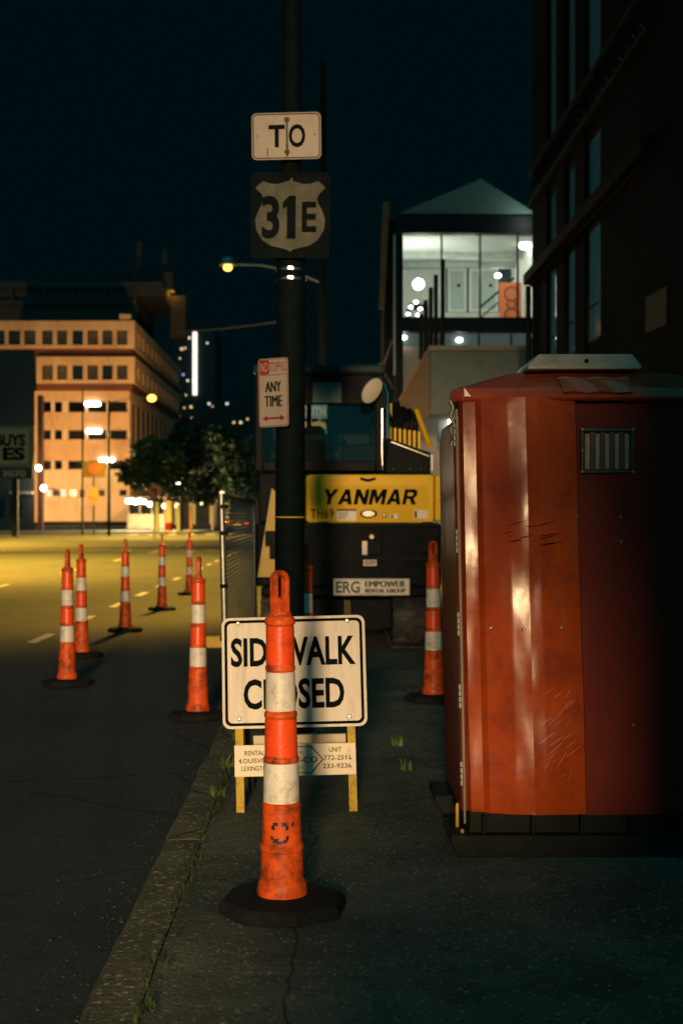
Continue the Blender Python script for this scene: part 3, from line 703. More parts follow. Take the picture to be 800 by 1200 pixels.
# number plate and rental plate
pb = MB().box(ex(425.5), ex(441), -.008, -.004, ez(663), ez(655.5)).build('number_plate', sticker_m, cw)
MB().text('42009', (ex(433), ez(659.3)), .108, .042, bold=.015, y=-.0095).build('lettering', sign_black, pb)
x0, x1 = ex(390.5), ex(479.5); z0_, z1_ = ez(697.5), ez(678); hh = z1_ - z0_
rp_ = MB().prism(rrect(x1 - x0, hh, .008, 3, (x0 + x1) / 2, (z0_ + z1_) / 2), -.026, -.020).build('rental_plate', sticker_m, cw)
b = MB(); b.pring(rrect(x1 - x0 - .012, hh - .012, .006, 3, (x0 + x1) / 2, (z0_ + z1_) / 2), rrect(x1 - x0 - .018, hh - .018, .005, 3, (x0 + x1) / 2, (z0_ + z1_) / 2), -.0275, -.0265)
b.text('ERG', (ex(407.5), ez(687.8)), .235, .118, bold=.03, y=-.0275)
[b.text('EMPOWER', (ex(451) + q_, ez(684.2)), .385, .060, bold=.0, y=-.0275 - abs(q_) * .1 - (q_ > 0) * .0004) for q_ in (-.006, 0, .006)]
[b.text('RENTAL GROUP', (ex(451) + q_, ez(692)), .385, .040, bold=.0, y=-.0275 - abs(q_) * .1 - (q_ > 0) * .0004) for q_ in (-.006, 0, .006)]
b.text('www.ergky.com', (ex(432), ez(695.6)), .25, .016, bold=.01, y=-.0275)
b.build('lettering', M('navy_lettering', (.012, .03, .055), .5), rp_)
# rear engine hood (yellow)
b = MB(); za, zb_ = ez(613), ez(556)
c = ((ex(358.5) + ex(508.5)) / 2, (za + zb_) / 2); w, h = ex(508.5) - ex(358.5), zb_ - za
hood = b.prism(rrect(w, h, .045, 5, *c), .0, .55).build('rear_hood', ex_yellow, ev, bevel=.018, seg=3)
b = MB(); b.prism(rrect(w - .10, h - .135, .03, 5, c[0] - .005, c[1] - .040), -.004, .006); b.build('hood_recess', M('hood_panel_yellow', (.72, .43, .008), .5, var=.05, spec=.15), hood)
b = MB().prism([(ex(342), za + .01), (ex(357), za + .01), (ex(357), zb_ - .03), (ex(342), zb_ - .03)], .012, .5); b.build('side_hood', ex_yellow, ev, bevel=.015)
b = MB().box(ex(509.5), ex(517), .03, .5, za + .02, zb_ - .01); b.build('side_hood', ex_yellow, ev, bevel=.015)
y_ = -.0065
GL = {'Y': (1.0, [[(0, 1), (.32, 1), (.5, .68), (.68, 1), (1, 1), (.63, .42), (.63, 0), (.35, 0), (.35, .42)]]),
 'A': (1.02, [[(0, 0), (.36, 1), (.51, 1), (.51, .70), (.42, .40), (.51, .40), (.51, .18), (.36, .18), (.30, 0)], [(1.02, 0), (.66, 1), (.51, 1), (.51, .70), (.60, .40), (.51, .40), (.51, .18), (.66, .18), (.72, 0)]]),
 'N': (.94, [[(0, 0), (0, 1), (.28, 1), (.66, .45), (.66, 1), (.94, 1), (.94, 0), (.66, 0), (.28, .55), (.28, 0)]]),
 'M': (1.12, [[(0, 0), (0, 1), (.34, 1), (.56, .52), (.78, 1), (1.12, 1), (1.12, 0), (.85, 0), (.85, .56), (.62, .08), (.50, .08), (.27, .56), (.27, 0)]]),
 'R': (.96, [[(0, 0), (0, 1), (.26, 1), (.26, 0)], [(.26, .78), (.26, 1), (.7, 1), (.92, .86), (.92, .55), (.74, .42), (.98, 0), (.66, 0), (.46, .36), (.26, .36), (.26, .56), (.58, .56), (.64, .62), (.64, .72), (.58, .78)]])}
b = MB(); cur = 0; tot = sum(GL[c_][0] + .10 for c_ in 'YANMAR') - .10 + .22; kx_ = .95 / tot; kz_ = .150
for c_ in 'YANMAR':
    for poly in GL[c_][1]:
        b.add([(ex(433.5) - .475 + (cur + px + .22 * pz) * kx_, y_, ez(582.3) - kz_ / 2 + pz * kz_) for px, pz in poly], [tuple(range(len(poly)))])
    cur += GL[c_][0] + .10
b.build('maker_lettering', sign_black, hood)
MB().text('TH69', (ex(377.5), ez(602)), .225, .095, bold=.012, y=y_, sp=1.15).build('fleet_number', sign_black, hood)
b = MB(); b.box(ex(394.5), ex(417.5), y_, -.0045, ez(610), ez(596.5)); st = b.build('sticker', sticker_m, hood)
b = MB(); b.box(ex(394.5), ex(417.5), y_ - .001, y_ - .0003, ez(598.7), ez(596.5)); b.build('sticker_band', sign_red, st)
b = MB()
for q in range(3): b.box(ex(396 + q * .5), ex(408 - q), y_ - .001, y_ - .0003, ez(602.2 + q * 2.6), ez(601 + q * 2.6))
b.build('lettering', M('grey_print', (.22, .22, .2), .6), st)
for (p0, p1, q0, q1) in ((457.5, 466, 602.5, 608), (485, 501, 597.5, 608)):
    b = MB().box(ex(p0), ex(p1), y_, -.0045, ez(q1), ez(q0)); s_ = b.build('sticker', sticker_m, hood)
    MB().box(ex(p0 + .8), ex(p0 + 3), y_ - .001, y_ - .0003, ez(q1 - 1), ez(q0 + 1)).build('sticker_mark', sign_black, s_)
b = MB(); b.lathe([(.085, 0), (.085, .012), (.07, .02), (.06, .006)], 24, T=Matrix.Translation((ex(431.5), y_, ez(602))) @ Matrix.Rotation(R(90), 4, 'X') @ Matrix.Diagonal((1, .48, 1, 1))); b.build('hood_handle', chrome, hood, smooth=40)
b = MB(); b.lathe([(.020, 0), (.020, .008), (.010, .012)], 14, T=Matrix.Translation((ex(450), y_, ez(604))) @ Matrix.Rotation(R(90), 4, 'X')); b.build('key_lock', chrome, hood, smooth=40)
b = MB(); zq = ez(562); xq = ex(431); b.prism([(xq - .075, zq + .022), (xq, zq + .006), (xq + .075, zq + .022), (xq + .075, zq - .004), (xq, zq - .024), (xq - .075, zq - .004)], -.010, .002); b.build('badge', ex_black, hood)
# deck below the cab
b = MB(); b.box(ex(299), ex(516), .10, 1.9, ez(640), ez(613.5)); b.box(ex(300), ex(512), .56, 2.0, ez(613), ez(553)); b.build('deck', ex_dark, ev, bevel=.02)
# cab
CX0, CX1 = ex(299, 14.3), ex(449, 14.3); CY0, CY1 = .42, 2.0; CZ0, CZ1 = ez(552, 14.3), ez(427, 14.3)
b = MB(); pw = .075
for x in (CX0, CX1 - pw):
    for y in (CY0, CY1 - pw): MB().box(x, x + pw, y, y + pw, CZ0, CZ1 - .10).build('cab_post', ex_black, ev, bevel=.012)
b.box(CX0 + pw + .003, CX1 - pw - .003, CY0 + .004, CY0 + pw - .004, CZ1 - .40, CZ1 - .10)
MB().box(CX0 + pw + .003, CX1 - pw - .003, CY0 + .004, CY0 + pw - .004, CZ0, CZ0 + .10).build('cab_sill', ex_black, ev, bevel=.01)
MB().box(CX0 + .5, CX0 + .55, CY1 - .06, CY1 - .01, CZ0, CZ1 - .1).build('cab_post', ex_black, ev)
cab = b.build('cab_frame', ex_black, ev, bevel=.012)
b = MB(); b.box(CX0 - .02, CX1 + .03, CY0 - .05, CY1 + .05, CZ1 - .10, CZ1); b.build('cab_roof', M('cab_roof_sheen', (.018, .036, .045), .5, var=.2, spec=.1), ev, bevel=.035, seg=3)  # teal sheen on the roof is put into its base colour
b = MB(); zq0, zq1 = CZ0 + .09, CZ1 - .39
b.box(CX0 + pw, CX1 - pw, 0, .006, 0, zq1 - zq0, T=Matrix.Translation((0, CY0 + .01, zq0)) @ Matrix.Rotation(R(-5), 4, 'X')); b.build('rear_window', cab_glass, ev)
b = MB(); b.box(CX0 + pw, CX1 - pw, 0, .006, 0, CZ1 - .11 - CZ0, T=Matrix.Translation((0, CY1 - .045, CZ0)) @ Matrix.Rotation(R(6), 4, 'X')); b.build('front_window', cab_glass, ev)
for x in (CX0 + .03, CX1 - .036):
    MB().box(x, x + .006, CY0 + pw, CY1 - pw, CZ0, CZ1 - .11).build('side_window', cab_glass, ev)
b = MB(); b.box(ex(366.5, 14.4), ex(399.5, 14.4), CY0 - .012, CY0 - .004, ez(472.5, 14.4), ez(449, 14.4)); b.build('window_panel', M('green_panel', (.035, .11, .085), .5, var=.12), ev)
b = MB(); b.prism(rrect(.36, .62, .13, 6, ex(368, 14.8), ez(541, 14.8)), .75, .92); b.prism(rrect(.24, .22, .08, 5, ex(368, 14.8), ez(512, 14.8)), .78, .88); b.box(ex(345, 14.8), ex(392, 14.8), .9, 1.35, CZ0 - .1, CZ0 + .2); b.build('seat', ex_black, ev, bevel=.03, seg=3)
b = MB(); b.box(ex(398, 15), ex(442, 15), .8, 1.5, CZ0 - .05, ez(523, 15)); b.tube([(ex(408, 15), 1.3, CZ0), (ex(404, 15), 1.3, ez(515, 15))], .018, 8); b.build('console', ex_black, ev, bevel=.04, seg=3)
# hand rails and reflecting tubes on the right of the cab
rx = CX1 + .03
b = MB(); b.tube([(rx + .012, CY0 - .09, CZ0 + .02), (rx + .012, CY0 - .09, CZ1 - .30), (rx - .02, CY0 - .02, CZ1 - .20)], .020, 10); b.tube([(rx - .045, CY0 - .07, CZ0 + .05), (rx - .045, CY0 - .07, CZ1 - .45)], .012, 8); b.build('hand_rail', chrome, ev, smooth=50)
b = MB(); b.tube([(ex(444, 14.3), CY0 - .1, ez(427, 14.3)), (ex(461, 14.3), CY0 + .12, ez(453, 14.3))], .014, 6); b.build('roof_guard', galv, ev, smooth=50)
b = MB(); Tm = Matrix.Translation((ex(435, 14.1), .12, ez(458.5, 14.1))) @ Matrix.Rotation(R(34), 4, 'Y') @ Matrix.Rotation(R(28), 4, 'Z') @ Matrix.Rotation(R(90), 4, 'X')
b.lathe([(.075, -.03), (.088, -.01), (.088, .012), (.08, .016)], 24, T=Tm @ Matrix.Diagonal((1, 1.55, 1, 1))); mir = b.build('round_mirror', M('mirror_back', (.55, .5, .42), .35, var=.1), ev, smooth=40)
b = MB(); b.tube([(ex(437, 14.1), .13, ez(456, 14.1)), (ex(446, 14.2), .35, ez(448, 14.2))], .014, 6); b.build('mirror_arm', ex_black, ev)
# right engine cover
b = MB(); x0, x1 = ex(453), ex(506); zb0, zt0, zt1 = ez(555), ez(513), ez(530)
b.prism([(x0, zb0), (x1, zb0), (x1, zt1), (x0 + .03, zt0), (x0, zt0 + .01)], .12, 1.25); cov = b.build('engine_cover', ex_dark, ev, bevel=.025, seg=3)
b = MB(); b.box(x1 - .002, x1 + .018, .125, .15, zb0 + .03, zt1 - .02); b.tube([(x0 + .05, .11, zt0 - .035), (x1 - .02, .11, zt1 - .035)], .008, 6); b.build('trim_strip', chrome, cov)
b = MB()
for px in (449, 461, 481, 494): b.ball((ex(px), .09, ez(549.5)), .013, n=8)
b.build('bolt', chrome, cov, smooth=60)
b = MB()
for q in range(7): b.box(x0 + .10, x1 - .12, .112, .118, zb0 + .07 + q * .028, zb0 + .082 + q * .028)
b.build('grille', ex_black, cov)
b = MB()
for px in (366, 400, 468, 502): b.lathe([(.012, 0), (.012, .006), (.006, .01)], 8, T=Matrix.Translation((ex(px), -.002, ez(560.5))) @ Matrix.Rotation(R(90), 4, 'X'))
b.build('bolt', galv, hood)
for px in (372, 494): MB().box(ex(px), ex(px) + .10, -.006, .002, ez(615.5), ez(611.5)).build('hinge', ex_dark, hood)
# boom, hoses and cylinder ahead on the right
b = MB(); bx = .90
b.prism([(1.6, .95), (2.4, 1.9), (2.9, 1.75), (3.6, .9), (3.45, .75), (2.75, 1.45), (2.4, 1.5), (1.85, .8)], bx - .12, bx + .12, 'yz'); b.build('boom', ex_yellow, ev, bevel=.02)
b = MB(); b.tube([(ex(503, 15.2), 1.3, ez(522, 15.2)), (ex(488, 15.6), 1.7, ez(482, 15.6))], .03, 10); b.build('boom_cylinder', ex_yellow, ev, smooth=50)
b = MB(); b2 = MB(); random.seed(4)
for i in range(9):
    xa = ex(457 + i * 4.2, 15); top = ez(472 + abs(i - 4) * 2.2 + random.uniform(-3, 3), 15)
    b.tube([(xa + random.uniform(-.02, .02), 1.1 + .05 * (i % 3), ez(518 + i * 1.0, 15)), (xa - .02, 1.15, ez(495, 15)), (xa - .05 + random.uniform(-.02, .02), 1.25, top), (xa - .04, 1.55, top + .03), (xa, 1.9, top - .3)], .017, 8)
for i in range(7):
    xa = ex(457 + i * 5.6, 14.95); MB().box(xa - .013, xa + .013, 1.02, 1.05, ez(517 + i * 1.9, 14.95), ez(501 + i * .8, 14.95)).build('hose_guard', ex_yellow, ev)
b2.box(ex(455, 15), ex(459.5, 15), 1.2, 1.23, ez(500, 15), ez(472, 15))
b.build('hydraulic_hose', ex_black, ev, smooth=50); b2.build('hose_guard', ex_yellow, ev)
# yellow flank panel seen beyond the left edge
b = MB(); b.prism([(ex(302), ez(676)), (ex(325), ez(676)), (ex(325), ez(578)), (ex(318.5), ez(572))], -.05, -.02); fl_ = b.build('flank_panel', M('flank_yellow', (.42, .26, .02), .5, var=.1), ev)
b = MB(); b.box(ex(311), ex(323), -.07, -.052, ez(640), ez(622)); b.box(ex(316), ex(323), -.07, -.052, ez(655), ez(640)); b.build('flank_bracket', ex_dark, fl_)
# undercarriage
for x in (xl + .05, xr - .47):
    pts = []; rr = .27
    for i in range(13): a = R(90 + 180 * i / 12); pts.append((.35 + rr * math.cos(a), rr + rr * math.sin(a)))
    for i in range(13): a = R(-90 + 180 * i / 12); pts.append((2.25 + rr * math.cos(a), rr + rr * math.sin(a)))
    b = MB(); b.prism(pts, x, x + .40, 'yz')
    for i in range(26): b.box(x - .005, x + .405, .35 + i * .073, .385 + i * .073, .0, .015); 
    for i in range(6): a = R(105 + 30 * i); b.box(-.005 + x, x + .405, -.02, .02, -.012, .014, T=Matrix.Translation((0, .35 + rr * math.cos(a), rr + rr * math.sin(a))) @ Matrix.Rotation(a - R(90), 4, 'X'))
    b.build('track', track_m, ev, smooth=40)
b = MB(); b.box(xl + .46, xr - .48, .5, 2.1, .18, .5); b.lathe([(.42, .46), (.42, .62)], 24, cx=(xl + xr) / 2, cy=1.2); b.build('undercarriage', ex_dark, ev)
b = MB(); b.box(xl + .05, xr - .05, 2.75, 2.82, .08, .5); b.box(xl + .5, xl + .58, 2.0, 2.76, .25, .35); b.box(xr - .58, xr - .5, 2.0, 2.76, .25, .35); b.build('dozer_blade', ex_dark, ev)

# ================================================================== KERBSIDE BITS
# chain-link panel along the kerb
x0 = -.76; y0, y1, zt = 10.75, 15.7, 1.60
fe = thing('mesh_fence', 'bare steel chain link panel standing along the kerb left of the excavator', 'fence', (x0, y0, 0))
b = MB()
b.tube([(.035, 0, .02), (-.005, 0, zt)], .024, 10); b.build('post', galv, fe, smooth=50)
MB().tube([(.02, y1 - y0, .02), (.0, y1 - y0, zt)], .024, 10).build('post', galv, fe, smooth=50)
MB().tube([(0, 0, zt), (0, y1 - y0, zt)], .021, 8).build('top_rail', galv, fe, smooth=50)
MB().tube([(0.03, 0, .12), (.02, y1 - y0, .12)], .021, 8).build('bottom_rail', galv, fe, smooth=50)
b = MB(); pitch = .068; L_ = y1 - y0; hgt = zt - .14
def clip_line(c, s_):
    # z = .13 + s*(y - c)
    ya, yb = (c, c + hgt) if s_ > 0 else (c, c - hgt)
    za, zb_ = .13, .13 + hgt
    pts = [(ya, za), (yb, zb_)]
    if pts[0][0] > pts[1][0]: pts = pts[::-1]
    (ya, za), (yb, zb_) = pts
    if yb <= 0.02 or ya >= L_ - .02: return None
    if ya < 0: za += (0 - ya) / (yb - ya) * (zb_ - za); ya = 0
    if yb > L_: zb_ = za + (L_ - ya) / (yb - ya) * (zb_ - za); yb = L_
    return (.015, ya, za), (.015, yb, zb_)
c_ = -hgt
while c_ < L_ + hgt:
    for s_ in (1, -1):
        q = clip_line(c_, s_)
        if q: b.tube(q, .0013, 3)
    c_ += pitch
b.build('wire_mesh', M('mesh_wire', (.30, .30, .28), .5, .7, var=.2), fe)
b = MB()
for z in (.5, .9, 1.3, 1.5): b.tube([(.016, -.005, z - .015), (.016, -.005, z + .015)], .031, 10)
b.build('clamp', ex_dark, fe, smooth=50)
# yellow wheel stop
tag(MB().prism([(-.34, 0), (.34, 0), (.34, .07), (.29, .125), (-.29, .125), (-.34, .07)], -.08, .08).build('wheel_stop', yellow_paint, None, (wx(262, 15.4), 15.4, .004), (0, 0, R(3)), bevel=.012), 'worn yellow wheel stop on the roadway left of the SIDEWALK CLOSED sign', 'wheel stop')
# interstate sign seen through the cab
SD = 26.0
isg = thing('interstate_sign', 'blue SOUTH plate over an interstate 65 shield, seen through the excavator cab', 'road sign', (wx(364.5, SD), SD, WALK))
def sz(py): return wz(py, SD) - WALK
MB().tube([(0, .02, 0), (0, .02, sz(468))], .03, 10).build('post', galv, isg, smooth=50)
w = wx(383, SD) - wx(346, SD)
p_ = MB().box(-w / 2, w / 2, -.006, .0, sz(490.5), sz(473)).build('direction_plate', interstate_blue, isg)
MB().text('SOUTH', (.0, sz(482)), w * .90, .165, bold=.03, y=-.0075).build('lettering', M('pale_lettering', (.9, .88, .85), .45), p_)
hw = w / 2; zt_, zm, zb_ = sz(493.5), sz(502.5), sz(545)
shp = [(-hw * .9, zt_ - .03), (-hw * .5, zt_), (0, zt_ - .025), (hw * .5, zt_), (hw * .9, zt_ - .03), (hw, zm - .1), (hw * .9, zb_ + .3), (hw * .5, zb_ + .08), (0, zb_), (-hw * .5, zb_ + .08), (-hw * .9, zb_ + .3), (-hw, zm - .1)]
sh = MB().prism(shp, -.006, 0).build('shield', interstate_blue, isg)
b = MB(); b.prism([(-hw * .9, zt_ - .03), (-hw * .5, zt_), (0, zt_ - .025), (hw * .5, zt_), (hw * .9, zt_ - .03), (hw * .97, zm), (-hw * .97, zm)], -.009, -.0065); b.build('shield_crown', interstate_orange, sh)
MB().text('65', (0, (zm + zb_) / 2 + .05), w * .66, .42, bold=.02, y=-.0085).build('lettering', M('orange_lettering', (.92, .70, .50), .45), sh)
# second thin marker plate
# weeds along the joint of the kerb and on the walk
def weed(x, y, z, n, h, label):
    b = MB()
    for i in range(n):
        a = random.uniform(0, 6.283); l = h * random.uniform(.45, 1); sp = random.uniform(.15, .8) * l; w = random.uniform(.003, .007)
        ox, oy = random.uniform(-.03, .03), random.uniform(-.05, .05); dx, dy = math.cos(a), math.sin(a)
        vs = []
        for k_ in range(4):
            t_ = k_ / 3; px, py, pz = ox + dx * sp * t_ ** 1.5, oy + dy * sp * t_ ** 1.5, l * (t_ - .25 * t_ * t_); ww = w * (1 - t_ * .9)
            vs += [(px - dy * ww, py + dx * ww, pz), (px + dy * ww, py - dx * ww, pz)]
        b.add(vs, [(2 * k_, 2 * k_ + 1, 2 * k_ + 3, 2 * k_ + 2) for k_ in range(3)])
    return tag(b.build('weed', weed_m, None, (x, y, z), flip=False), label, 'weed', 'weeds in the pavement joints')
random.seed(21)
KJ = KX + .164
for (y, n, h, l) in ((6.75, 40, .10, 'broad weed clump in the kerb joint at the left foot of the sign stand'), (5.85, 14, .05, 'tiny weed sprouting on the kerb edge in the foreground'), (7.5, 34, .12, 'weed clump in the kerb joint behind the sign stand leg'), (8.4, 26, .10, 'far weed clump in the kerb joint near the black pole')):
    weed(KJ + random.uniform(-.01, .01), y, WALK - .02, n, h, l)
weed(wx(466, 8.2), 8.2, WALK, 22, .11, 'straggly weed in the pavement right of the sign, nearer the excavator')
weed(wx(476, 7.4), 7.4, WALK, 16, .09, 'straggly weed in the pavement right of the sign, nearer the camera')
random.seed(55); b = MB()
for i in range(260):
    y = 3.4 + 9.5 * random.random(); g = .5 + .5 * mnoise.noise((y * 1.7, 2.2, 0))
    if random.random() > .25 + g: continue
    x = KJ + random.gauss(0, .018)
    for k_ in range(7):
        a = random.uniform(0, 6.283); l = random.uniform(.012, .045) * (.6 + g); w = random.uniform(.002, .006); dx, dy = math.cos(a), math.sin(a)
        b.add([(x - dy * w, y + dx * w, WALK - .006), (x + dy * w, y - dx * w, WALK - .006), (x + dx * l * .8, y + dy * l * .8, WALK + l * .6)], [(0, 1, 2)])
m_ = b.build('moss', M('moss_green', (.035, .055, .014), .8, var=.6, scale=9), None, flip=False); m_['kind'] = 'stuff'; m_['label'] = 'dark moss and tiny grass filling the kerb joint'; m_['category'] = 'moss'
random.seed(77); b = MB()
for i in range(560):
    y = 3.2 + 9 * random.random() ** 1.4
    if i < 260: x = KX - .02 - abs(random.gauss(0, .12)); z = .004
    elif i < 420: x = KJ + random.gauss(0, .05); z = WALK
    else: x = random.uniform(-3.2, 1.6); z = .004 if x < KX - .03 else WALK + .002
    r = random.uniform(.0025, .0075) * (1.25 if i % 17 == 0 else 1)
    vs = [(x + r * random.uniform(.7, 1.2) * p[0], y + r * random.uniform(.7, 1.2) * p[1], z + r * .8 * p[2]) for p in ((1, 0, 0), (0, 1, 0), (-1, 0, 0), (0, -1, 0), (0, 0, .9), (0, 0, -.6))]
    b.add(vs, [(0, 1, 4), (1, 2, 4), (2, 3, 4), (3, 0, 4), (1, 0, 5), (2, 1, 5), (3, 2, 5), (0, 3, 5)])
g_ = b.build('gravel', M('gravel_grit', (.055, .052, .043), .9, var=.6, scale=60), None, flip=False); g_['kind'] = 'stuff'; g_['label'] = 'loose grit scattered along the kerb and gutter'; g_['category'] = 'gravel'
# wire from the lamp
# parked car far down the street
CD = 108
car = thing('parked_car', 'distant dark car with red tail lamps lit, seen through the fence panel', 'car', (wx(278, CD), CD, .004))
body_m = M('car_paint', (.03, .033, .038), .3, var=.1, coat=.5)
b = MB(); b.prism([(-.9, .35), (.9, .35), (.92, .8), (.86, 1.0), (-.86, 1.0), (-.92, .8)], 0, 4.3); b.prism([(-.8, 1.0), (.8, 1.0), (.62, 1.55), (-.62, 1.55)], .25, 2.9); body = b.build('body', body_m, car, bevel=.06, seg=3)
MB().prism([(-.66, 1.08), (.66, 1.08), (.54, 1.46), (-.54, 1.46)], .235, .25).build('rear_window', win_dark, car)
for x in (-.70, .70): MB().prism(rrect(.30, .17, .06, 4, x, .84), -.03, .02).build('tail_lamp', emis('tail_lamp_red', (1, .09, .03), 3.2), car)
MB().box(-.25, .25, -.02, .0, .66, .78).build('number_plate', sticker_m, car)
for x in (-.92, .72):
    for y in (.8, 3.4): MB().lathe([(.33, 0), (.33, .2)], 20, T=Matrix.Translation((x, y, .33)) @ Matrix.Rotation(R(90), 4, 'Y')).build('wheel', rubber, car, smooth=40)

# ================================================================== DARK BRICK BUILDING ON THE RIGHT
FX = 4.0
def fy(px): return F * FX / (px - 378)       # distance along the street wall where a picture column meets it
bb = thing('brick_building', 'tall dark brick building with narrow glazed bays along the right side', 'building', (FX, 20, 0))
yA, yB = 10.5, 27.2
bays = [(fy(703), fy(684)), (fy(673), fy(661)), (fy(651), fy(640))]
rows = [(4.02, 5.78), (6.10, 7.15), (8.0, 12.6)]
def lb(mb, x0, x1, y0, y1, z0, z1): mb.box(x0 - FX, x1 - FX, y0 - 20, y1 - 20, z0, z1)
b = MB()
edges = [yA] + [v for p in bays for v in p] + [yB]
for i in range(0, len(edges), 2): lb(b, FX, FX + .5, edges[i], edges[i + 1], 0, 15)
for (p, q) in bays:
    zs = [0] + [v for r in rows for v in r] + [15]
    for i in range(0, len(zs), 2): lb(b, FX + .03, FX + .5, p, q, zs[i], zs[i + 1])
lb(b, FX + .5, FX + 9, yA, yA + .4, 0, 15); lb(b, FX + .5, FX + 9, yB - .4, yB, 0, 15); lb(b, FX + .5, FX + 9, yA + .41, yB - .41, 14.6, 15)
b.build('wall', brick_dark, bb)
curtain = M('window_blind', (.18, .24, .22), .8, var=.2, scale=2, stretch=(1, 6, .2))
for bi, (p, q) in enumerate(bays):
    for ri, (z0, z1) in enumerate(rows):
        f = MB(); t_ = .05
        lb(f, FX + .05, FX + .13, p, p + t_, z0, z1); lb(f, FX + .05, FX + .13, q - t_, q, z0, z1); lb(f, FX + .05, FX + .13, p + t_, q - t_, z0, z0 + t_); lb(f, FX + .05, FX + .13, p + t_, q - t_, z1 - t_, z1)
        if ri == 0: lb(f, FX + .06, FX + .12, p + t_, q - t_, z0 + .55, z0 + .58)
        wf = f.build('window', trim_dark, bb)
        g = MB(); lb(g, FX + .08, FX + .09, p + t_, q - t_, z0 + t_, z1 - t_); g.build('pane', M('teal_glow_pane', (.03, .05, .05), .08, var=.2, scale=3, spec=.8, emit=(.10, .34, .32), es=(.060, .038, .032)[ri]), wf)  # panes carry a weak added teal glow in place of reflected light
b = MB(); lb(b, FX - .16, FX - .002, 17.2, yB + .1, 5.84, 6.04); lb(b, FX - .05, FX - .002, 17.2, yB, 5.79, 5.838); b.build('ledge', ledge_m, bb, bevel=.02)
b = MB(); lb(b, FX - .10, FX - .003, 17.2, yB, 7.3, 7.38); lb(b, FX - .10, FX - .003, 17.2, yB, 7.86, 7.93)
y = 17.4
while y < yB - .3:
    b.tube([(-.06, y - 20, 7.38), (-.10, y - 20 + .12, 7.5), (-.06, y - 20 + .02, 7.68), (-.04, y - 20 - .08, 7.86)], .018, 5); y += .42
b.build('balcony_rail', trim_dark, bb)
b = MB(); b.tube([(-.08, yB - 20 - .05, .1), (-.08, yB - 20 - .05, 5.8)], .05, 10); b.build('drain_pipe', trim_dark, bb, smooth=50)
# paper notice on the wall
ny = fy(768.5); nz = wz(364, ny); s_ = ny / F
n_ = thing('wall_notice', 'small yellowed paper notice fixed to the dark brick wall above the red toilet', 'notice', (FX - .012, ny, nz), (R(1.5), 0, 0))
p_ = MB().box(0, .006, -.52, .52, -.22, .22).build('board', M('yellowed_paper', (.085, .068, .026), .7, spec=.1, var=.15), n_)
b = MB()
for i in range(6): b.box(-.0012, -.0004, -.42, .42 - .07 * (i % 3), .13 - i * .05, .142 - i * .05)
b.build('faint_print', M('faint_print', (.05, .04, .015), .7), p_)

# ================================================================== GLAZED GABLE HOUSE WITH STAIR
HD = 36.0
def hx(px, d=HD): return wx(px, d)
def hz(py, d=HD): return wz(py, d)
gh = thing('gable_house', 'lit glass fronted house with a pitched gable raised above the stair', 'building', (hx(550), HD, 0))
ox = hx(550)
def gb(mb, x0, x1, y0, y1, z0, z1): mb.box(x0 - ox, x1 - ox, y0, y1, z0, z1)
xl, xr = hx(463), hx(634); zf, zc = hz(372), hz(275); DP = 5.0
b = MB(); b.prism([(hx(466) - ox, hz(251)), (hx(628) - ox, hz(251)), (hx(563) - ox, hz(210))], -.05, DP + .2); b.build('gable', M('gable_siding', (.16, .24, .21), .7, var=.1, scale=2), gh)
b = MB(); gb(b, xl - .02, xr + .02, -.12, DP + .2, hz(274), hz(254)); b.build('fascia', trim_dark, gh)
b = MB(); gb(b, xl, hx(472), -.06, .1, hz(540), zc - .004); gb(b, hx(631), xr, -.06, .1, hz(540), zc - .004); gb(b, hx(472) + .003, hx(631) - .003, -.05, .15, hz(389), zf); b.build('frame', trim_dark, gh)
b = MB(); gb(b, hx(460.5), hx(463), -.09, -.02, hz(440), hz(276)); b.build('corner_trim', M('pale_trim', (.55, .55, .5), .5), gh)
b = MB()
for px in (517, 562, 606): gb(b, hx(px) - .025, hx(px) + .025, -.03, .03, zf + .002, zc - .006)
b.build('mullion', trim_dark, gh)
clear = glass('room_glass', (.93, .97, .95), .7, .02, .05)
for (p, q) in ((472, 517), (517, 562), (562, 606), (606, 631)):
    b = MB(); gb(b, hx(p) + .03, hx(q) - .03, -.004, .004, zf + .003, zc - .008); b.build('pane', clear, gh)
b = MB(); gb(b, xl, xr, .16, DP, zf - .18, zf - .02); b.build('room_floor', M('room_floor', (.25, .24, .22), .5), gh)
b = MB(); gb(b, xl, xr, .12, DP, zc + .0, zc + .07); b.build('ceiling', M('room_ceiling', (.40, .44, .41), .8, var=.05), gh)
b = MB(); gb(b, xl, xr, DP, DP + .15, 0, zc - .005); gb(b, xl, xl + .12, .16, DP - .004, zf - .016, zc - .005); gb(b, xr - .12, xr, .16, DP - .004, zf - .016, zc - .005); b.build('room_wall', room_white, gh)
k2 = (HD + DP) / F
def bx_(px): return wx(px, HD + DP) - ox
def bz_(py): return wz(py, HD + DP)
b = MB(); b.box(bx_(522), bx_(598), DP - .03, DP - .002, bz_(366), bz_(308)); b.build('dark_panelling', M('slate_panelling', (.035, .06, .075), .5, var=.1), gh)
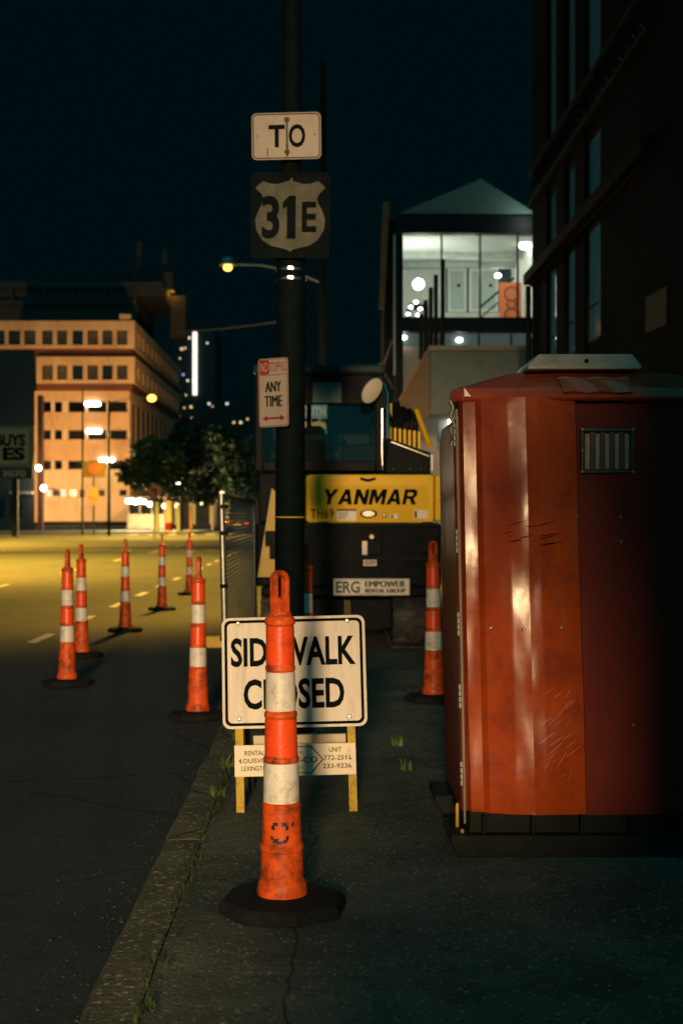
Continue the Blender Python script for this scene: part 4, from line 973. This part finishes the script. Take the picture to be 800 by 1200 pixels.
for (p, q) in ((524, 546), (549, 583)):
    b = MB(); b.pring([(bx_(p), bz_(366)), (bx_(q), bz_(366)), (bx_(q), bz_(315)), (bx_(p), bz_(315))], [(bx_(p + 3), bz_(363)), (bx_(q - 3), bz_(363)), (bx_(q - 3), bz_(318)), (bx_(p + 3), bz_(318))], DP - .09, DP - .03); f = b.build('inner_door', room_white, gh)
    MB().box(bx_(p + 3) + .002, bx_(q - 3) - .002, DP - .06, DP - .05, bz_(363), bz_(318)).build('inner_pane', M('frosted_pane', (.42, .50, .46), .5, var=.1), f)
    MB().lathe([(.05, 0), (.05, .02)], 12, T=Matrix.Translation((bx_(q - 9), DP - .065, bz_(335))) @ Matrix.Rotation(R(90), 4, 'X')).build('handle', ex_black, f)
b = MB(); gb(b, hx(596.5) + .0, hx(624), 2.0, 2.06, zf + .02, hz(316)); od = b.build('orange_screen', M('orange_screen', (.75, .20, .07), .6, var=.08), gh)
b = MB(); cxo = hx(611) - ox
for (zz_, r) in ((hz(330), .20), (hz(357), .20), (hz(343), .13)):
    o_ = [(cxo + r * math.cos(R(a * 15)), zz_ + r * math.sin(R(a * 15))) for a in range(24)]; i_ = [(cxo + (r - .035) * math.cos(R(a * 15)), zz_ + (r - .035) * math.sin(R(a * 15))) for a in range(24)]
    b.pring(o_, i_, 1.985, 1.998)
b.build('ring_pattern', M('dark_red_print', (.2, .045, .03), .6), od)
b = MB(); b.tube([(bx_(553), 3.2, bz_(372)), (bx_(592), 3.2, bz_(338))], .03, 6); b.tube([(bx_(553), 3.2, bz_(384)), (bx_(592), 3.2, bz_(350))], .02, 6); b.build('inner_stair_rail', trim_dark, gh)
b = MB(); gb(b, xl + .13, xr - .13, 2.4, 2.55, zc - .16, zc - .004); gb(b, xl + .13, xr - .13, 3.9, 4.05, zc - .16, zc - .004); b.build('ceiling_beam', M('ceiling_beam', (.33, .36, .34), .7), gh)
b = MB(); gb(b, hx(486), hx(510), 2.6, 3.4, zf + .68, zf + .73)
for (p, y_) in ((487, 2.65), (509, 2.65), (487, 3.35), (509, 3.35)): gb(b, hx(p) - .03, hx(p) + .03, y_ - .03, y_ + .03, zf - .016, zf + .678)
b.build('counter', trim_dark, gh)
bulb = emis('room_bulb', (1, .97, .86), 24)
for (px, py, yy_, r) in ((614, 288, 1.2, .13), (540, 300, 3.2, .09), (583, 323, 4.0, .085), (481, 360, .5, .05), (487, 354, .55, .05), (492, 362, .5, .045), (489, 369, .6, .04), (478, 368, .55, .045)):
    MB().ball((wx(px, HD + yy_) - ox, yy_, wz(py, HD + yy_)), r, n=12, sz=.7).build('bulb', bulb, gh, smooth=80)
MB().ball((wx(490, HD + 1.5) - ox, 1.5, wz(333, HD + 1.5)), .14, n=14).build('bulb', emis('bright_globe', (1, .97, .85), 40), gh, smooth=80)
lamp('globe_light', 'POINT', (wx(490, HD + 1.5) - ox + .05, 1.15, wz(333, HD + 1.5)), 105, (1., .96, .82), .2, gh)
lamp('room_light', 'POINT', (wx(545, HD + 2.6) - ox, 2.6, zc - .55), 20, (.90, 1., .92), .25, gh)
lamp('front_fill_light', 'POINT', (hx(614) - ox, -.55, hz(262)), 10, (.85, 1., .9), .1, gh)  # added light without a fixture, brightens the house front
# storey below
b = MB(); gb(b, xl, xr, .3, .4, hz(404), hz(389) - .003)
b.build('lower_window', M('lower_glass', (.05, .08, .08), .15, emit=(.42, .55, .5), es=.10), gh)
b = MB()
for px in (503, 517, 562, 600): gb(b, hx(px) - .02, hx(px) + .02, .22, .29, hz(404), hz(389) - .003)
b.build('lower_mullion', trim_dark, gh)
for (px, py) in ((473, 394), (539, 397)): MB().ball((hx(px) - ox, .25, hz(py)), .08, n=10, sz=.6).build('bulb', bulb, gh, smooth=80)
b = MB(); gb(b, xl, xr + 1.5, .3, .6, 0, hz(404) - .004); b.build('wall', plaster_pink, gh)
# brown boarded flank at the left
b = MB(); b.prism([(hx(444) - ox, hz(362)), (hx(450) - ox, hz(362)), (hx(456) - ox, hz(238)), (hx(449) - ox, hz(238))], -.15, .1); b.build('flank_board', brown_board, gh)
b = MB(); gb(b, hx(450), xl - .01, .15, 2, 0, hz(256)); b.build('flank_wall', trim_dark, gh)

SD2 = 31.0
def tx(px, d=SD2): return wx(px, d)
def tz(py, d=SD2): return wz(py, d)
st = thing('concrete_stair', 'grey concrete landing and stair parapet in front of the lit gable house', 'staircase', (tx(570), SD2, 0)); so = tx(570)
b = MB(); b.box(tx(504) - so, tx(634) - so, 0, 1.6, tz(486), tz(411)); b.build('landing', concrete_m, st, bevel=.02)
b = MB(); b.box(tx(502.5) - so, tx(635) - so, -.05, 1.62, tz(411) + .003, tz(405)); b.build('coping', M('pale_coping', (.50, .44, .36), .7, var=.1), st, bevel=.015)
fl = [(tx(503.6) - so, tz(409)), (tx(503.6) - so, tz(486)), (tx(486) - so, tz(505)), (tx(468) - so, tz(522)), (tx(468) - so, tz(470))]
b = MB(); b.prism(fl, .12, .32); b.build('flight_parapet', M('brown_render', (.34, .22, .13), .8, var=.12), st)
b = MB(); b.prism([(tx(503) - so, tz(404.5)), (tx(503) - so, tz(409)), (tx(467.5) - so, tz(472)), (tx(467.5) - so, tz(467))], .07, .37); b.build('coping', M('ochre_coping', (.50, .30, .16), .7, var=.1), st)
b = MB(); b.prism([(tx(461) - so, tz(392)), (tx(463) - so, tz(392)), (tx(448) - so, tz(436)), (tx(445) - so, tz(436))], 1.0, 1.3); b.build('coping', M('ochre_coping_rear', (.36, .22, .12), .7, var=.1), st)
for (px, top) in ((519.5, 302), (511.5, 320), (505.5, 335), (499.5, 350), (494, 366)):
    b = MB(); z0 = tz(404) if px > 503 else tz(420); x = tx(px) - so; b.box(x - .045, x + .045, .20, .29, z0 + .004, tz(top)); b.build('rail_post', trim_dark, st)
b = MB(); b.box(tx(508) - so, tx(516) - so, .3, .5, tz(404.5), tz(394)); b.box(tx(624) - so, tx(630) - so, .3, .5, tz(404.5), tz(394)); b.build('post_foot', barr_yellow, st)
b = MB(); b.box(tx(540) - so, tx(560) - so, .6, 1.4, 0, tz(486) - .004); b.box(tx(610) - so, tx(634) - so, .6, 1.4, 0, tz(486) - .004); b.build('support_pier', concrete_m, st)
tl = thing('tube_lamp', 'bright upright fluorescent tube on the wall under the concrete landing', 'wall lamp', (wx(526, 34), 34.2, wz(498, 34)))
MB().box(-.26, -.02, -.02, .08, -.38, .36).build('lamp_box', trim_dark, tl)
MB().tube([(.05, 0, -.34), (.05, 0, .34)], .055, 10).build('tube', emis('tube_white', (1., 1., .88), 9), tl)
lamp('tube_light', 'POINT', (.05, -.2, 0), 60, (1., .93, .78), .15, tl)

# wooden mast behind left? second utility pole is the street lamp pole
tag(MB().tube([(wx(212, 60), 60, wz(389, 60)), (wx(262, 55), 55, wz(385, 55)), (wx(312, 50), 50, wz(379, 50)), (wx(352, 44), 44, wz(372, 44))], .022, 6).build('overhead_cable', M('cable_grey', (.22, .17, .11), .6), None), 'thin overhead cable strung across the dark sky left of the black pole', 'cable')

# ================================================================== OFFICE BUILDING, ORANGE LIT
OD = 160.0
of = thing('office_building', 'broad orange lit office building with banded storeys and open parking decks', 'building', (0, 0, 0))
def qx(px, d=OD): return wx(px, d)
def qz(py, d=OD): return wz(py, d)
RXc = qx(152); LXc = qx(-60); BK = 212.0
def ob(mb, px0, px1, y0, y1, py0, py1): mb.box(qx(px0), qx(px1), y0, y1, qz(py1), qz(py0))
# parking decks: spandrels and dark openings
b = MB()
for (p0, p1) in ((458, 470.5), (483, 504), (515, 540)): ob(b, 20, 152, OD, OD + .6, p0, p1)
ob(b, 20, 49, OD + .02, OD + .58, 470.5, 612)
b.box(RXc - .5, RXc, OD + .6, BK, qz(470), qz(458)); b.box(RXc - .5, RXc, OD + .6, BK, 0, qz(560))
for i in range(11):
    y = OD + .8 + i * 4.6; b.box(RXc - .45, RXc - .02, y, y + 1.3, qz(560), qz(470))
b.build('wall', office_wall, of)
b = MB(); ob(b, 49, 152, OD + .01, OD + .6, 550, 572); ob(b, 49, 152, OD + .01, OD + .6, 585, 611)
ob(b, 49, 152, OD + .3, OD + .6, 572, 585)
b.build('lower_wall', office_pink, of)
b = MB(); ob(b, 20, 151, OD + 4, BK, 612, 458.5); b.build('deck_interior', office_dark, of)
b = MB(); ob(b, 49, 155, OD - .2, OD, 611, 619); b.build('plinth', win_dark, of)
for (p0, p1) in ((470.5, 483), (504, 515), (540, 550)):
    b = MB()
    for (x0, x1) in ((49, 50.5), (60, 64), (73, 80), (100, 103), (125, 128), (150, 152)): ob(b, x0, x1, OD + .05, OD + .5, p0, p1)
    b.build('deck_column', office_pink, of)
deckl = emis('deck_lamp', (1., .93, .70), 9)
for (px, py) in ((109, 473.5), (110.5, 505.5), (125.5, 539)):
    b = MB(); b.prism(rrect(1.75, .50, .2, 5, qx(px), qz(py)), OD - .35, OD - .05); b.build('deck_light', deckl, of)
for (px, py) in ((74, 577), (57, 577)):
    b = MB(); b.box(qx(px - 3), qx(px + 3), OD + .2, OD + .28, qz(582), qz(573)); b.build('lit_window', emis('lit_window', (1., .82, .5), 1.1), of)
for px in (66, 85, 118, 144):
    b = MB(); b.box(qx(px - 4), qx(px + 4), OD + .2, OD + .28, qz(581), qz(574)); b.build('window', win_dark, of)
pane_ms = [win_dark, win_dark, M('pane_blind_grey', (.035, .036, .034), .5), M('pane_blind_tan', (.07, .055, .038), .6)]; random.seed(14)
# two overhanging office storeys
def tier(x0, x1, pt, pw, pb, pe, dep, wins, side):
    yb = OD - 1.0; b = MB()
    X0, X1 = qx(x0, yb), qx(x1, yb)
    z = [wz(p, yb) for p in (pt, pw, pb, pe)]
    b.box(X0, X1, yb, BK, z[1], z[0]); b.box(X0, X1, yb, BK, z[3], z[2])
    for (p, q) in wins[1]: b.box(qx(p, yb), qx(q, yb), yb + .06, yb + .5, z[2], z[1])
    n = 12; L_ = (BK - yb)
    for i in range(n): b.box(X1 - .5, X1 - .06, yb + L_ * i / n, yb + L_ * i / n + 1.5, z[2], z[1])
    b.build('storey', office_wall, of)
    b = MB(); b.box(X0 + .2, X1 - .7, yb + .7, BK - .2, z[2] + .003, z[1] - .003); b.build('storey_core', win_dark, of)
    for (p, q) in wins[0]:
        w = MB(); xa, xb = qx(p, yb), qx(q, yb); t_ = .09
        w.pring([(xa, z[2]), (xb, z[2]), (xb, z[1]), (xa, z[1])], [(xa + t_, z[2] + t_), (xb - t_, z[2] + t_), (xb - t_, z[1] - t_), (xa + t_, z[1] - t_)], yb + .25, yb + .4)
        zm = z[2] + (z[1] - z[2]) * .42; w.box(xa + t_, xb - t_, yb + .28, yb + .36, zm - .05, zm + .05)
        wf = w.build('window', trim_dark, of)
        MB().box(xa + t_, xb - t_, yb + .31, yb + .33, z[2] + t_, z[1] - t_).build('pane', random.choice(pane_ms), wf)
    for i in range(n):
        y = yb + L_ * i / n + 1.5; w = MB(); w.box(X1 - .36, X1 - .28, y, y + L_ / n - 1.5, z[2], z[1]); w.build('window', win_dark, of)
W1 = [(49.5, 62), (67, 79), (85, 97.5), (102.5, 115), (120, 132), (137, 149.5)]; Gp = [(44, 49.5), (62, 67), (79, 85), (97.5, 102.5), (115, 120), (132, 137), (149.5, 158)]
W0 = [(-8, 6), (10, 24), (28.5, 42)]; G0 = [(-12, -8), (6, 10), (24, 28.5), (42, 44)]
tier(-12, 158, 376, 387, 404, 408, 0, (W0 + W1, G0 + Gp), 1)
tier(43, 158, 418, 428, 445, 449, 0, (W1, [(43, 49.5)] + Gp[1:]), 1)
b = MB(); b.box(qx(-12), qx(156), OD - .4, BK, qz(417.6), qz(408.6)); b.box(qx(44), qx(156), OD - .5, BK, qz(457.6), qz(449.6)); b.build('red_band', office_red, of)
b = MB(); b.box(qx(143, OD - 1) - .3, qx(150, OD - 1) + .3, OD - .8, OD + .8, wz(375.8, OD - 1), wz(368, OD - 1)); b.build('roof_unit', office_wall, of)
# dark set back top storeys
b = MB(); d2 = 172.0
def o2(mb, px0, px1, y0, y1, py0, py1): mb.box(wx(px0, d2), wx(px1, d2), y0, y1, wz(py1, d2), wz(py0, d2))
o2(b, -60, 190, d2, 190, 330, 337); o2(b, -60, 160, d2 + .6, 190, 337.2, 376); o2(b, 160.3, 190, d2 + .02, 190, 337.2, 347); o2(b, -60, 160, d2, d2 + 1, 352, 356)
for px in (14, 52, 86, 122, 158): o2(b, px - 1.5, px + 1.5, d2 + .05, d2 + .55, 337.3, 351.8)
b.build('upper_storey', office_dark, of)
b = MB(); o2(b, 190.5, 209, d2 + 9, d2 + 13, 333, 385); b.build('rear_wing', M('rear_wing_wall', (.06, .045, .026), .8), of)
b = MB(); o2(b, 165, 196, d2 + 6, d2 + 14, 309, 329.5); o2(b, 60, 140, d2 + 8, d2 + 20, 304, 329.5); b.build('penthouse', office_dark, of)
b = MB(); b.tube([(wx(163, d2 + 5), d2 + 5, wz(329, d2 + 5)), (wx(163, d2 + 5), d2 + 5, wz(284, d2 + 5))], .35, 8); b.tube([(wx(193, d2 + 5), d2 + 5, wz(309, d2 + 5)), (wx(193, d2 + 5), d2 + 5, wz(292, d2 + 5))], .3, 8); b.build('roof_mast', office_dark, of)
lamp('eave_light', 'POINT', (wx(203, d2 + 9), d2 + 8.2, wz(345, d2 + 9)), 60, SODIUM, .3, of)

# dark shop block at the left edge
sd = 118.0
sb = thing('shop_block', 'unlit dark block at the left edge in front of the office', 'building', (0, 0, 0))
b = MB(); b.prism([(wx(-120, sd), sd), (wx(41, sd), sd), (wx(41, sd) * (sd + 14) / sd - .3, sd + 14), (wx(-120, sd), sd + 14)], 0, wz(410, sd), 'xy'); b.build('wall', M('shop_wall', (.05, .055, .05), .85, var=.2, scale=.5), sb)
b = MB(); b.box(wx(41, sd) + .02, wx(47, sd), sd + 1, sd + 1.8, 0, wz(462, sd)); b.build('side_wall', office_red, sb)
b = MB()
for px in (-6, 14): b.box(wx(px, sd), wx(px + 12, sd), sd - .05, sd - .003, wz(606, sd), wz(585, sd))
b.build('shop_window', win_dark, sb)
b = MB(); b.box(wx(13, sd), wx(40, sd), sd - .5, sd - .01, wz(579, sd), wz(576, sd)); b.build('awning_edge', office_pink, sb)
for i, (px, py, lb_) in enumerate(((45.5, 548.5, 'round white wall lamp, higher of the two on the dark shop block corner'), (51.5, 572, 'round white wall lamp, lower of the two beside the dark shop block'))):
    w = thing('wall_lamp', lb_, 'wall lamp', (wx(px, sd - .8), sd - .8, wz(py, sd - .8)), (0, 0, 0), 'white wall lamps')
    MB().ball((0, 0, 0), .24, n=14).build('globe', white_bulb, w, smooth=80); MB().tube([(0, .2, 0), (0, 3.7 if i == 0 else 5, 0)], .05, 6).build('bracket', trim_dark, w)
    lamp('wall_lamp_light', 'POINT', (.45, -.3, -.2), 120, (1., .88, .66), .2, w)
# shop sign on a post
gd = 92.0
gs = thing('shop_sign', 'square BUYS sign over a number board on a dark post', 'shop sign', (wx(12, gd), gd, .004)); go = wx(12, gd)
def gx(px): return wx(px, gd) - go
def gz(py): return wz(py, gd)
MB().box(gx(14), gx(21), 0, .35, 0, gz(560)).build('post', trim_dark, gs)
p_ = MB().box(gx(-46), gx(40), -.1, .3, gz(547), gz(499)).build('sign_box', M('sign_box_grey', (.14, .15, .11), .6, var=.1), gs, bevel=.03)
f_ = MB().box(gx(-42), gx(34.5), -.125, -.103, gz(543.5), gz(503)).build('sign_face', M('sign_face_cream', (.26, .27, .20), .5, var=.08), p_)
b = MB(); b.text('BUYS', (gx(13), gz(516)), 1.95, .80, bold=.05, y=-.135); b.text('ES', (gx(17), gz(532)), 1.45, .86, bold=.05, y=-.135); b.build('lettering', sign_black, f_)
n_ = MB().box(gx(-30), gx(39), -.05, .25, gz(561), gz(548)).build('number_board', M('number_board', (.02, .03, .03), .5), gs)
b = MB(); b.text('3070', (gx(17), gz(555)), 1.5, .42, bold=.02, y=-.062); b.build('lettering', M('number_grey', (.35, .36, .28), .5), n_)

# ================================================================== CITY TOWER AND FAR LIGHTS
TD = 420.0
tw = thing('city_tower', 'far dark tower with a tall vertical strip of white light and scattered lit windows', 'building', (0, 0, 0))
b = MB(); b.box(wx(204, TD), wx(252, TD), TD, TD + 30, 0, wz(386, TD)); b.build('wall', M('tower_wall', (.02, .026, .028), .6), tw)
b = MB(); b.box(wx(226.3, TD), wx(231, TD), TD - .8, TD - .05, wz(463, TD), wz(389.5, TD)); b.build('light_strip', emis('strip_white', (1., .97, .80), 1.7), tw)
b = MB(); b.box(wx(226.8, TD), wx(229, TD), TD - .8, TD - .05, wz(389.3, TD), wz(387.5, TD)); b.build('beacon', emis('beacon_red', (1, .12, .05), 1.5), tw)
random.seed(8)
cols = [(1., .62, .2), (1., .85, .5), (.9, .95, .85), (1., .5, .3), (.45, .35, .9), (.2, .5, .9)]
lw = [emis('tower_window_%s' % n_, c_, 1.3) for n_, c_ in zip(('amber', 'warm', 'white', 'rose', 'violet', 'blue'), cols)]
for (px, py, ci, r) in ((207, 397, 0, 1.6), (222, 396, 1, 2.4), (213, 409, 3, 2.6), (217, 408, 1, 1.6), (208, 433, 2, 2.2), (215, 439, 4, 2), (220, 446, 1, 2), (226, 446, 5, 1.8), (211, 420, 0, 1.5), (224, 477, 0, 2.4), (216, 478, 0, 1.5), (210, 487, 0, 1.8), (218, 463, 0, 1.5), (225, 490, 3, 1.8), (243, 402, 2, 1.6)):
    w = r * TD / F * .55; x, z = at(px, py, TD); MB().box(x - w, x + w, TD - .35, TD - .02, z - w, z + w).build('lit_window', lw[ci], tw)
blk = thing('city_block', 'low dark city block far off behind the trees', 'building', (0, 0, 0))
b = MB(); b.box(wx(252.5, 400), wx(345, 400), 400, 430, 0, wz(470, 400)); b.box(wx(285, 400), wx(330, 400), 400.02, 428, wz(469.8, 400), wz(458, 400)); b.build('wall', M('block_wall', (.018, .024, .026), .7), blk)
for (px, py, ci, r) in ((245, 473, 2, 2.4), (266, 473, 2, 2.4), (274, 495, 0, 2.3), (282, 495, 1, 2.6), (290, 491, 0, 2), (249, 476, 3, 1.6), (308, 566, 3, 4)):
    w = r * 400 / F * .5; x, z = at(px, py, 399.6); MB().box(x - w, x + w, 399.7, 399.98, z - w, z + w).build('lit_window', lw[ci], blk)

# ================================================================== TREES
def tree(x, y, crown, label, n=2600, leaf=.26, mat=leaf_m, trunk_h=2.6):
    """crown: list of (cx, cy, cz, rx, ry, rz) clumps relative to the trunk foot"""
    t = thing('street_tree', label, 'tree', (x, y, .1), (0, 0, 0), 'street trees by the crossing')
    b = MB(); c0 = crown[0]
    b.tube([(0, 0, 0), (.05, 0, trunk_h * .5), (.0, .05, trunk_h), (c0[0] * .5, c0[1] * .5, c0[2])], [.20, .15, .12, .05], 8)
    for c in crown: b.tube([(0, .03, trunk_h * .85), (c[0] * .5, c[1] * .5, (trunk_h + c[2]) / 2), (c[0], c[1], c[2])], [.09, .06, .02], 6)
    b.build('trunk', bark, t, smooth=60)
    b = MB(); vs = []; fs = []
    tot = sum(c[3] * c[4] * c[5] for c in crown)
    for c in crown:
        for i in range(int(n * c[3] * c[4] * c[5] / tot)):
            u = Vector((random.gauss(0, 1), random.gauss(0, 1), random.gauss(0, 1))).normalized() * random.uniform(.45, 1.08) ** .6
            u *= 1 + .25 * mnoise.noise(u * 2.5 + Vector((c[0], c[1], c[2])))
            p = Vector((c[0] + u.x * c[3], c[1] + u.y * c[4], c[2] + u.z * c[5]))
            q = Euler((random.uniform(-1, 1), random.uniform(-1, 1), random.uniform(0, 6.28))).to_matrix(); l = leaf * random.uniform(.6, 1.3)
            o = len(vs)
            vs += [p + q @ Vector((-l, 0, 0)), p + q @ Vector((0, -l * .5, .04)), p + q @ Vector((l, 0, 0)), p + q @ Vector((0, l * .5, .04))]; fs.append((o, o + 1, o + 2, o + 3))
    b.add(vs, fs); b.build('crown', mat, t, flip=False)
    return t
random.seed(31)
TR = 112.0; sc_ = TR / F
def cl(px, py, rx, rz, tx_, d=TR): return ((px - tx_) * d / F, random.uniform(-.8, .8), wz(py, d), rx * d / F, rx * d / F * .9, rz * d / F)
tree(wx(183, TR), TR, [cl(168, 555, 26, 20, 183), cl(190, 545, 28, 24, 183), cl(178, 530, 24, 15, 183), cl(208, 568, 22, 18, 183), cl(152, 560, 14, 10, 183)], 'broad street tree with its pale lit left side before the office building', 3600)
tree(wx(212, TR + 3), TR + 3, [cl(215, 530, 26, 26, 212), cl(232, 552, 24, 26, 212), cl(222, 505, 20, 16, 212), cl(238, 580, 20, 14, 212)], 'dark street tree in the middle of the clump below the city tower', 3200, mat=leaf2_m)
tree(wx(250, TR + 10), TR + 10, [cl(255, 515, 26, 24, 250), cl(275, 545, 24, 28, 250), cl(252, 560, 20, 22, 250), cl(285, 575, 18, 18, 250)], 'dark street tree at the right of the clump, behind the mesh fence', 3200, mat=leaf2_m)
tree(wx(300, TR + 22), TR + 22, [cl(300, 520, 24, 26, 300), cl(312, 555, 22, 28, 300), cl(292, 560, 20, 24, 300)], 'dark street tree farthest right, just left of the excavator cab', 2600, mat=leaf2_m)

# patio and kerbside stuff beyond the crossing
PDp = 122.0
pf = thing('patio_fence', 'warmly lit slatted patio fence under a row of bright bulbs', 'fence', (wx(170, PDp), PDp, .13))
b = MB()
for i in range(18):
    x = wx(152 + i * 2.3, PDp) - wx(170, PDp); b.box(x - .07, x + .07, -.03, .0, .1, 1.35)
b.build('slat_panel', M('patio_wood', (.26, .17, .09), .7, var=.3, scale=2), pf)
b = MB()
for px in (150, 164, 178, 193): x = wx(px, PDp) - wx(170, PDp); b.box(x - .08, x + .08, .003, .12, 0, 2.7)
b.box(wx(149, PDp) - wx(170, PDp), wx(194, PDp) - wx(170, PDp), .0, .12, 2.7, 2.85); b.build('post', bark, pf)
random.seed(2)
for px, py, r in ((150, 587, .21), (154.5, 587, .22), (159, 588, .22), (164, 587, .22), (169, 588, .2), (175.5, 591, .19), (183.5, 590, .12), (192.5, 593, .19), (208, 593, .18), (239, 577, .11), (236, 590, .12), (190, 563.5, .20), (209, 567, .14)):
    t_ = thing('patio_bulb', 'bare glowing bulb strung over the patio beyond the crossing', 'bulb', (wx(px, PDp - 3), PDp - 3, wz(py, PDp - 3)), (0, 0, 0), 'bulbs strung over the patio')
    MB().ball((0, 0, 0), r, n=10).build('globe', white_bulb if py < 580 or px < 180 else emis('amber_bulb_%d' % px, (1., .75, .3), 9), t_, smooth=80)
    MB().tube([(0, 0, r * .9), (0, 0, r + .1)], .05, 6).build('cap', trim_dark, t_)
lamp('patio_light', 'POINT', (wx(160, PDp - 3.6), PDp - 4.0, 2.4), 4200, (1., .80, .48), .5)
lamp('patio_light', 'POINT', (wx(205, PDp - 3.6), PDp - 4.0, 2.2), 3000, (1., .72, .32), .5)
sf = thing('shop_row', 'low warmly lit shop row behind the street trees beyond the crossing', 'building', (0, 0, 0))
b = MB(); b.box(wx(152, 150), wx(345, 150), 150, 160, 0, 3.4); b.build('wall', M('shop_row_wall', (.20, .15, .09), .8, var=.3, scale=.4), sf)
glow = emis('shop_window_glow', (1., .62, .14), .55)
for px in (200, 222, 246, 262): MB().box(wx(px, 150), wx(px + 7, 150), 149.9, 149.99, .4, 2.8).build('lit_window', glow, sf)
b = MB(); b.box(wx(152, 150), wx(345, 150), 148.6, 149.85, 2.95, 3.15); b.build('canopy', trim_dark, sf)
for i, (px, h, wd, lb_, m_) in enumerate(((184, 2.2, .17, 'pale slim post nearest the patio fence', concrete_m), (197.5, 2.3, .24, 'white and red post in the middle of the pale posts', plaster_pink), (209, 2.0, .15, 'pale slim post right of the white and red post', concrete_m), (224, 1.9, .13, 'dull slim post under the dark trees', brown_board))):
    p_ = thing('bollard_post', lb_, 'post', (wx(px, 108.5), 108.5, .13)); MB().lathe([(wd, 0), (wd, h), (wd * .6, h + .08)], 10).build('shaft', m_, p_)
    if i == 1: MB().lathe([(wd + .01, .1), (wd + .01, .7)], 10).build('red_sleeve', sign_red, p_)
# road work diamond, post with signs
dd = 88.0
ds = thing('work_sign', 'orange diamond road work sign on a thin post before the street trees', 'road sign', (wx(181, dd), dd, .004))
MB().box(-.04, .04, .0, .06, 0, wz(566, dd)).build('post', galv, ds)
r = 9.5 * dd / F; zc_ = wz(576, dd); p_ = MB().prism([(0, zc_ - r), (r, zc_), (0, zc_ + r), (-r, zc_)], -.03, -.004).build('plate', M('work_sign_orange', (.75, .24, .09), .5, var=.06), ds)
b = MB(); b.text('?', (0, zc_), .28, .50, bold=.06, y=-.036)
b = MB(); b.box(-.16, .14, -.036, -.031, zc_ + .06, zc_ + .15); b.box(.05, .14, -.036, -.031, zc_ - .20, zc_ + .055); b.box(-.16, -.07, -.036, -.031, zc_ - .03, zc_ + .055); b.build('symbol', sign_black, p_)
dp = 100.0
sp = thing('sign_post', 'thin post with the backs of a square and a round sign before the office wall', 'road sign', (wx(110, dp), dp, .004)); so_ = wx(110, dp)
MB().tube([(0, 0, 0), (0, 0, wz(540, dp))], .06, 6).build('post', trim_dark, sp)
MB().box(wx(96, dp) - so_, wx(124, dp) - so_, -.08, -.02, wz(559.5, dp), wz(541, dp)).build('square_plate', M('dull_ochre_plate', (.055, .032, .014), .6), sp)
MB().prism([(.45 * math.cos(R(22.5 + 45 * i)), wz(549.5, dp) + .45 * math.sin(R(22.5 + 45 * i))) for i in range(8)], -.12, -.085).build('stop_plate', M('dull_red_plate', (.10, .03, .02), .6), sp)
b = MB()
for i, py in enumerate((578, 585)): b.prism([(.36 * math.cos(R(30 * i_)), wz(py, dp) + .42 * math.sin(R(30 * i_))) for i_ in range(12)], -.1 + .03 * i, -.075 + .03 * i)
b.build('round_plate', M('peach_plate', (.22, .12, .08), .6), sp)
pp = thing('signal_post', 'tall thin dark post left of the lamp post before the office wall', 'post', (wx(97, 99), 99, .004))
MB().tube([(0, 0, 0), (0, 0, wz(456, 99))], [.09, .05], 8).build('shaft', trim_dark, pp); MB().box(-.16, .16, -.16, .0, wz(583, 99), wz(574, 99)).build('signal_box', trim_dark, pp)
# low dark shrubs and a bench-high planter at the foot of the office
# ================================================================== WORLD, CAMERA
w = bpy.data.worlds.new('World'); sc.world = w; w.use_nodes = True; nt = w.node_tree; bg = nt.nodes['Background']; L = nt.links.new
tc = nn(nt, 'ShaderNodeTexCoord'); sx = nn(nt, 'ShaderNodeSeparateXYZ'); L(tc.outputs['Generated'], sx.inputs[0])
# night sky: dark ahead; unseen zenith and rear brightened to lift the shadows teal
a1 = nn(nt, 'ShaderNodeMapRange'); a1.inputs['From Min'].default_value = .42; a1.inputs['From Max'].default_value = .95; L(sx.outputs['Z'], a1.inputs['Value'])
a2 = nn(nt, 'ShaderNodeMapRange'); a2.inputs['From Min'].default_value = .1; a2.inputs['From Max'].default_value = -.9; L(sx.outputs['Y'], a2.inputs['Value'])
mxm = nn(nt, 'ShaderNodeMath', operation='MAXIMUM'); L(a1.outputs[0], mxm.inputs[0]); L(a2.outputs[0], mxm.inputs[1])
mx = nn(nt, 'ShaderNodeMix', data_type='RGBA'); mx.inputs['A'].default_value = (.0004, .0045, .0056, 1); mx.inputs['B'].default_value = (.012, .138, .155, 1)
L(mxm.outputs[0], mx.inputs['Factor']); L(mx.outputs['Result'], bg.inputs[0]); bg.inputs[1].default_value = 1.0
cam = bpy.data.cameras.new('Camera'); co = bpy.data.objects.new('Camera', cam); COL.objects.link(co)
co.location = (0, 0, CAMZ); co.rotation_euler = (R(90), 0, 0)
cam.sensor_fit = 'VERTICAL'; cam.sensor_height = 36; cam.sensor_width = 24; cam.lens = 36 * F / 1200
cam.shift_x = 22 / 1200; cam.shift_y = 3 / 1200; cam.clip_start = .05; cam.clip_end = 3000
cam.dof.use_dof = True; cam.dof.focus_distance = 5.5; cam.dof.aperture_fstop = 3.6; cam.dof.aperture_blades = 9
sc.camera = co
sc.render.engine = 'CYCLES'
sc.cycles.use_denoising = True
sc.cycles.sample_clamp_indirect = 4.0
sc.cycles.max_bounces = 6; sc.cycles.transparent_max_bounces = 12
sc.view_settings.view_transform = 'Standard'; sc.view_settings.look = 'None'; sc.view_settings.exposure = 0; sc.view_settings.gamma = 1
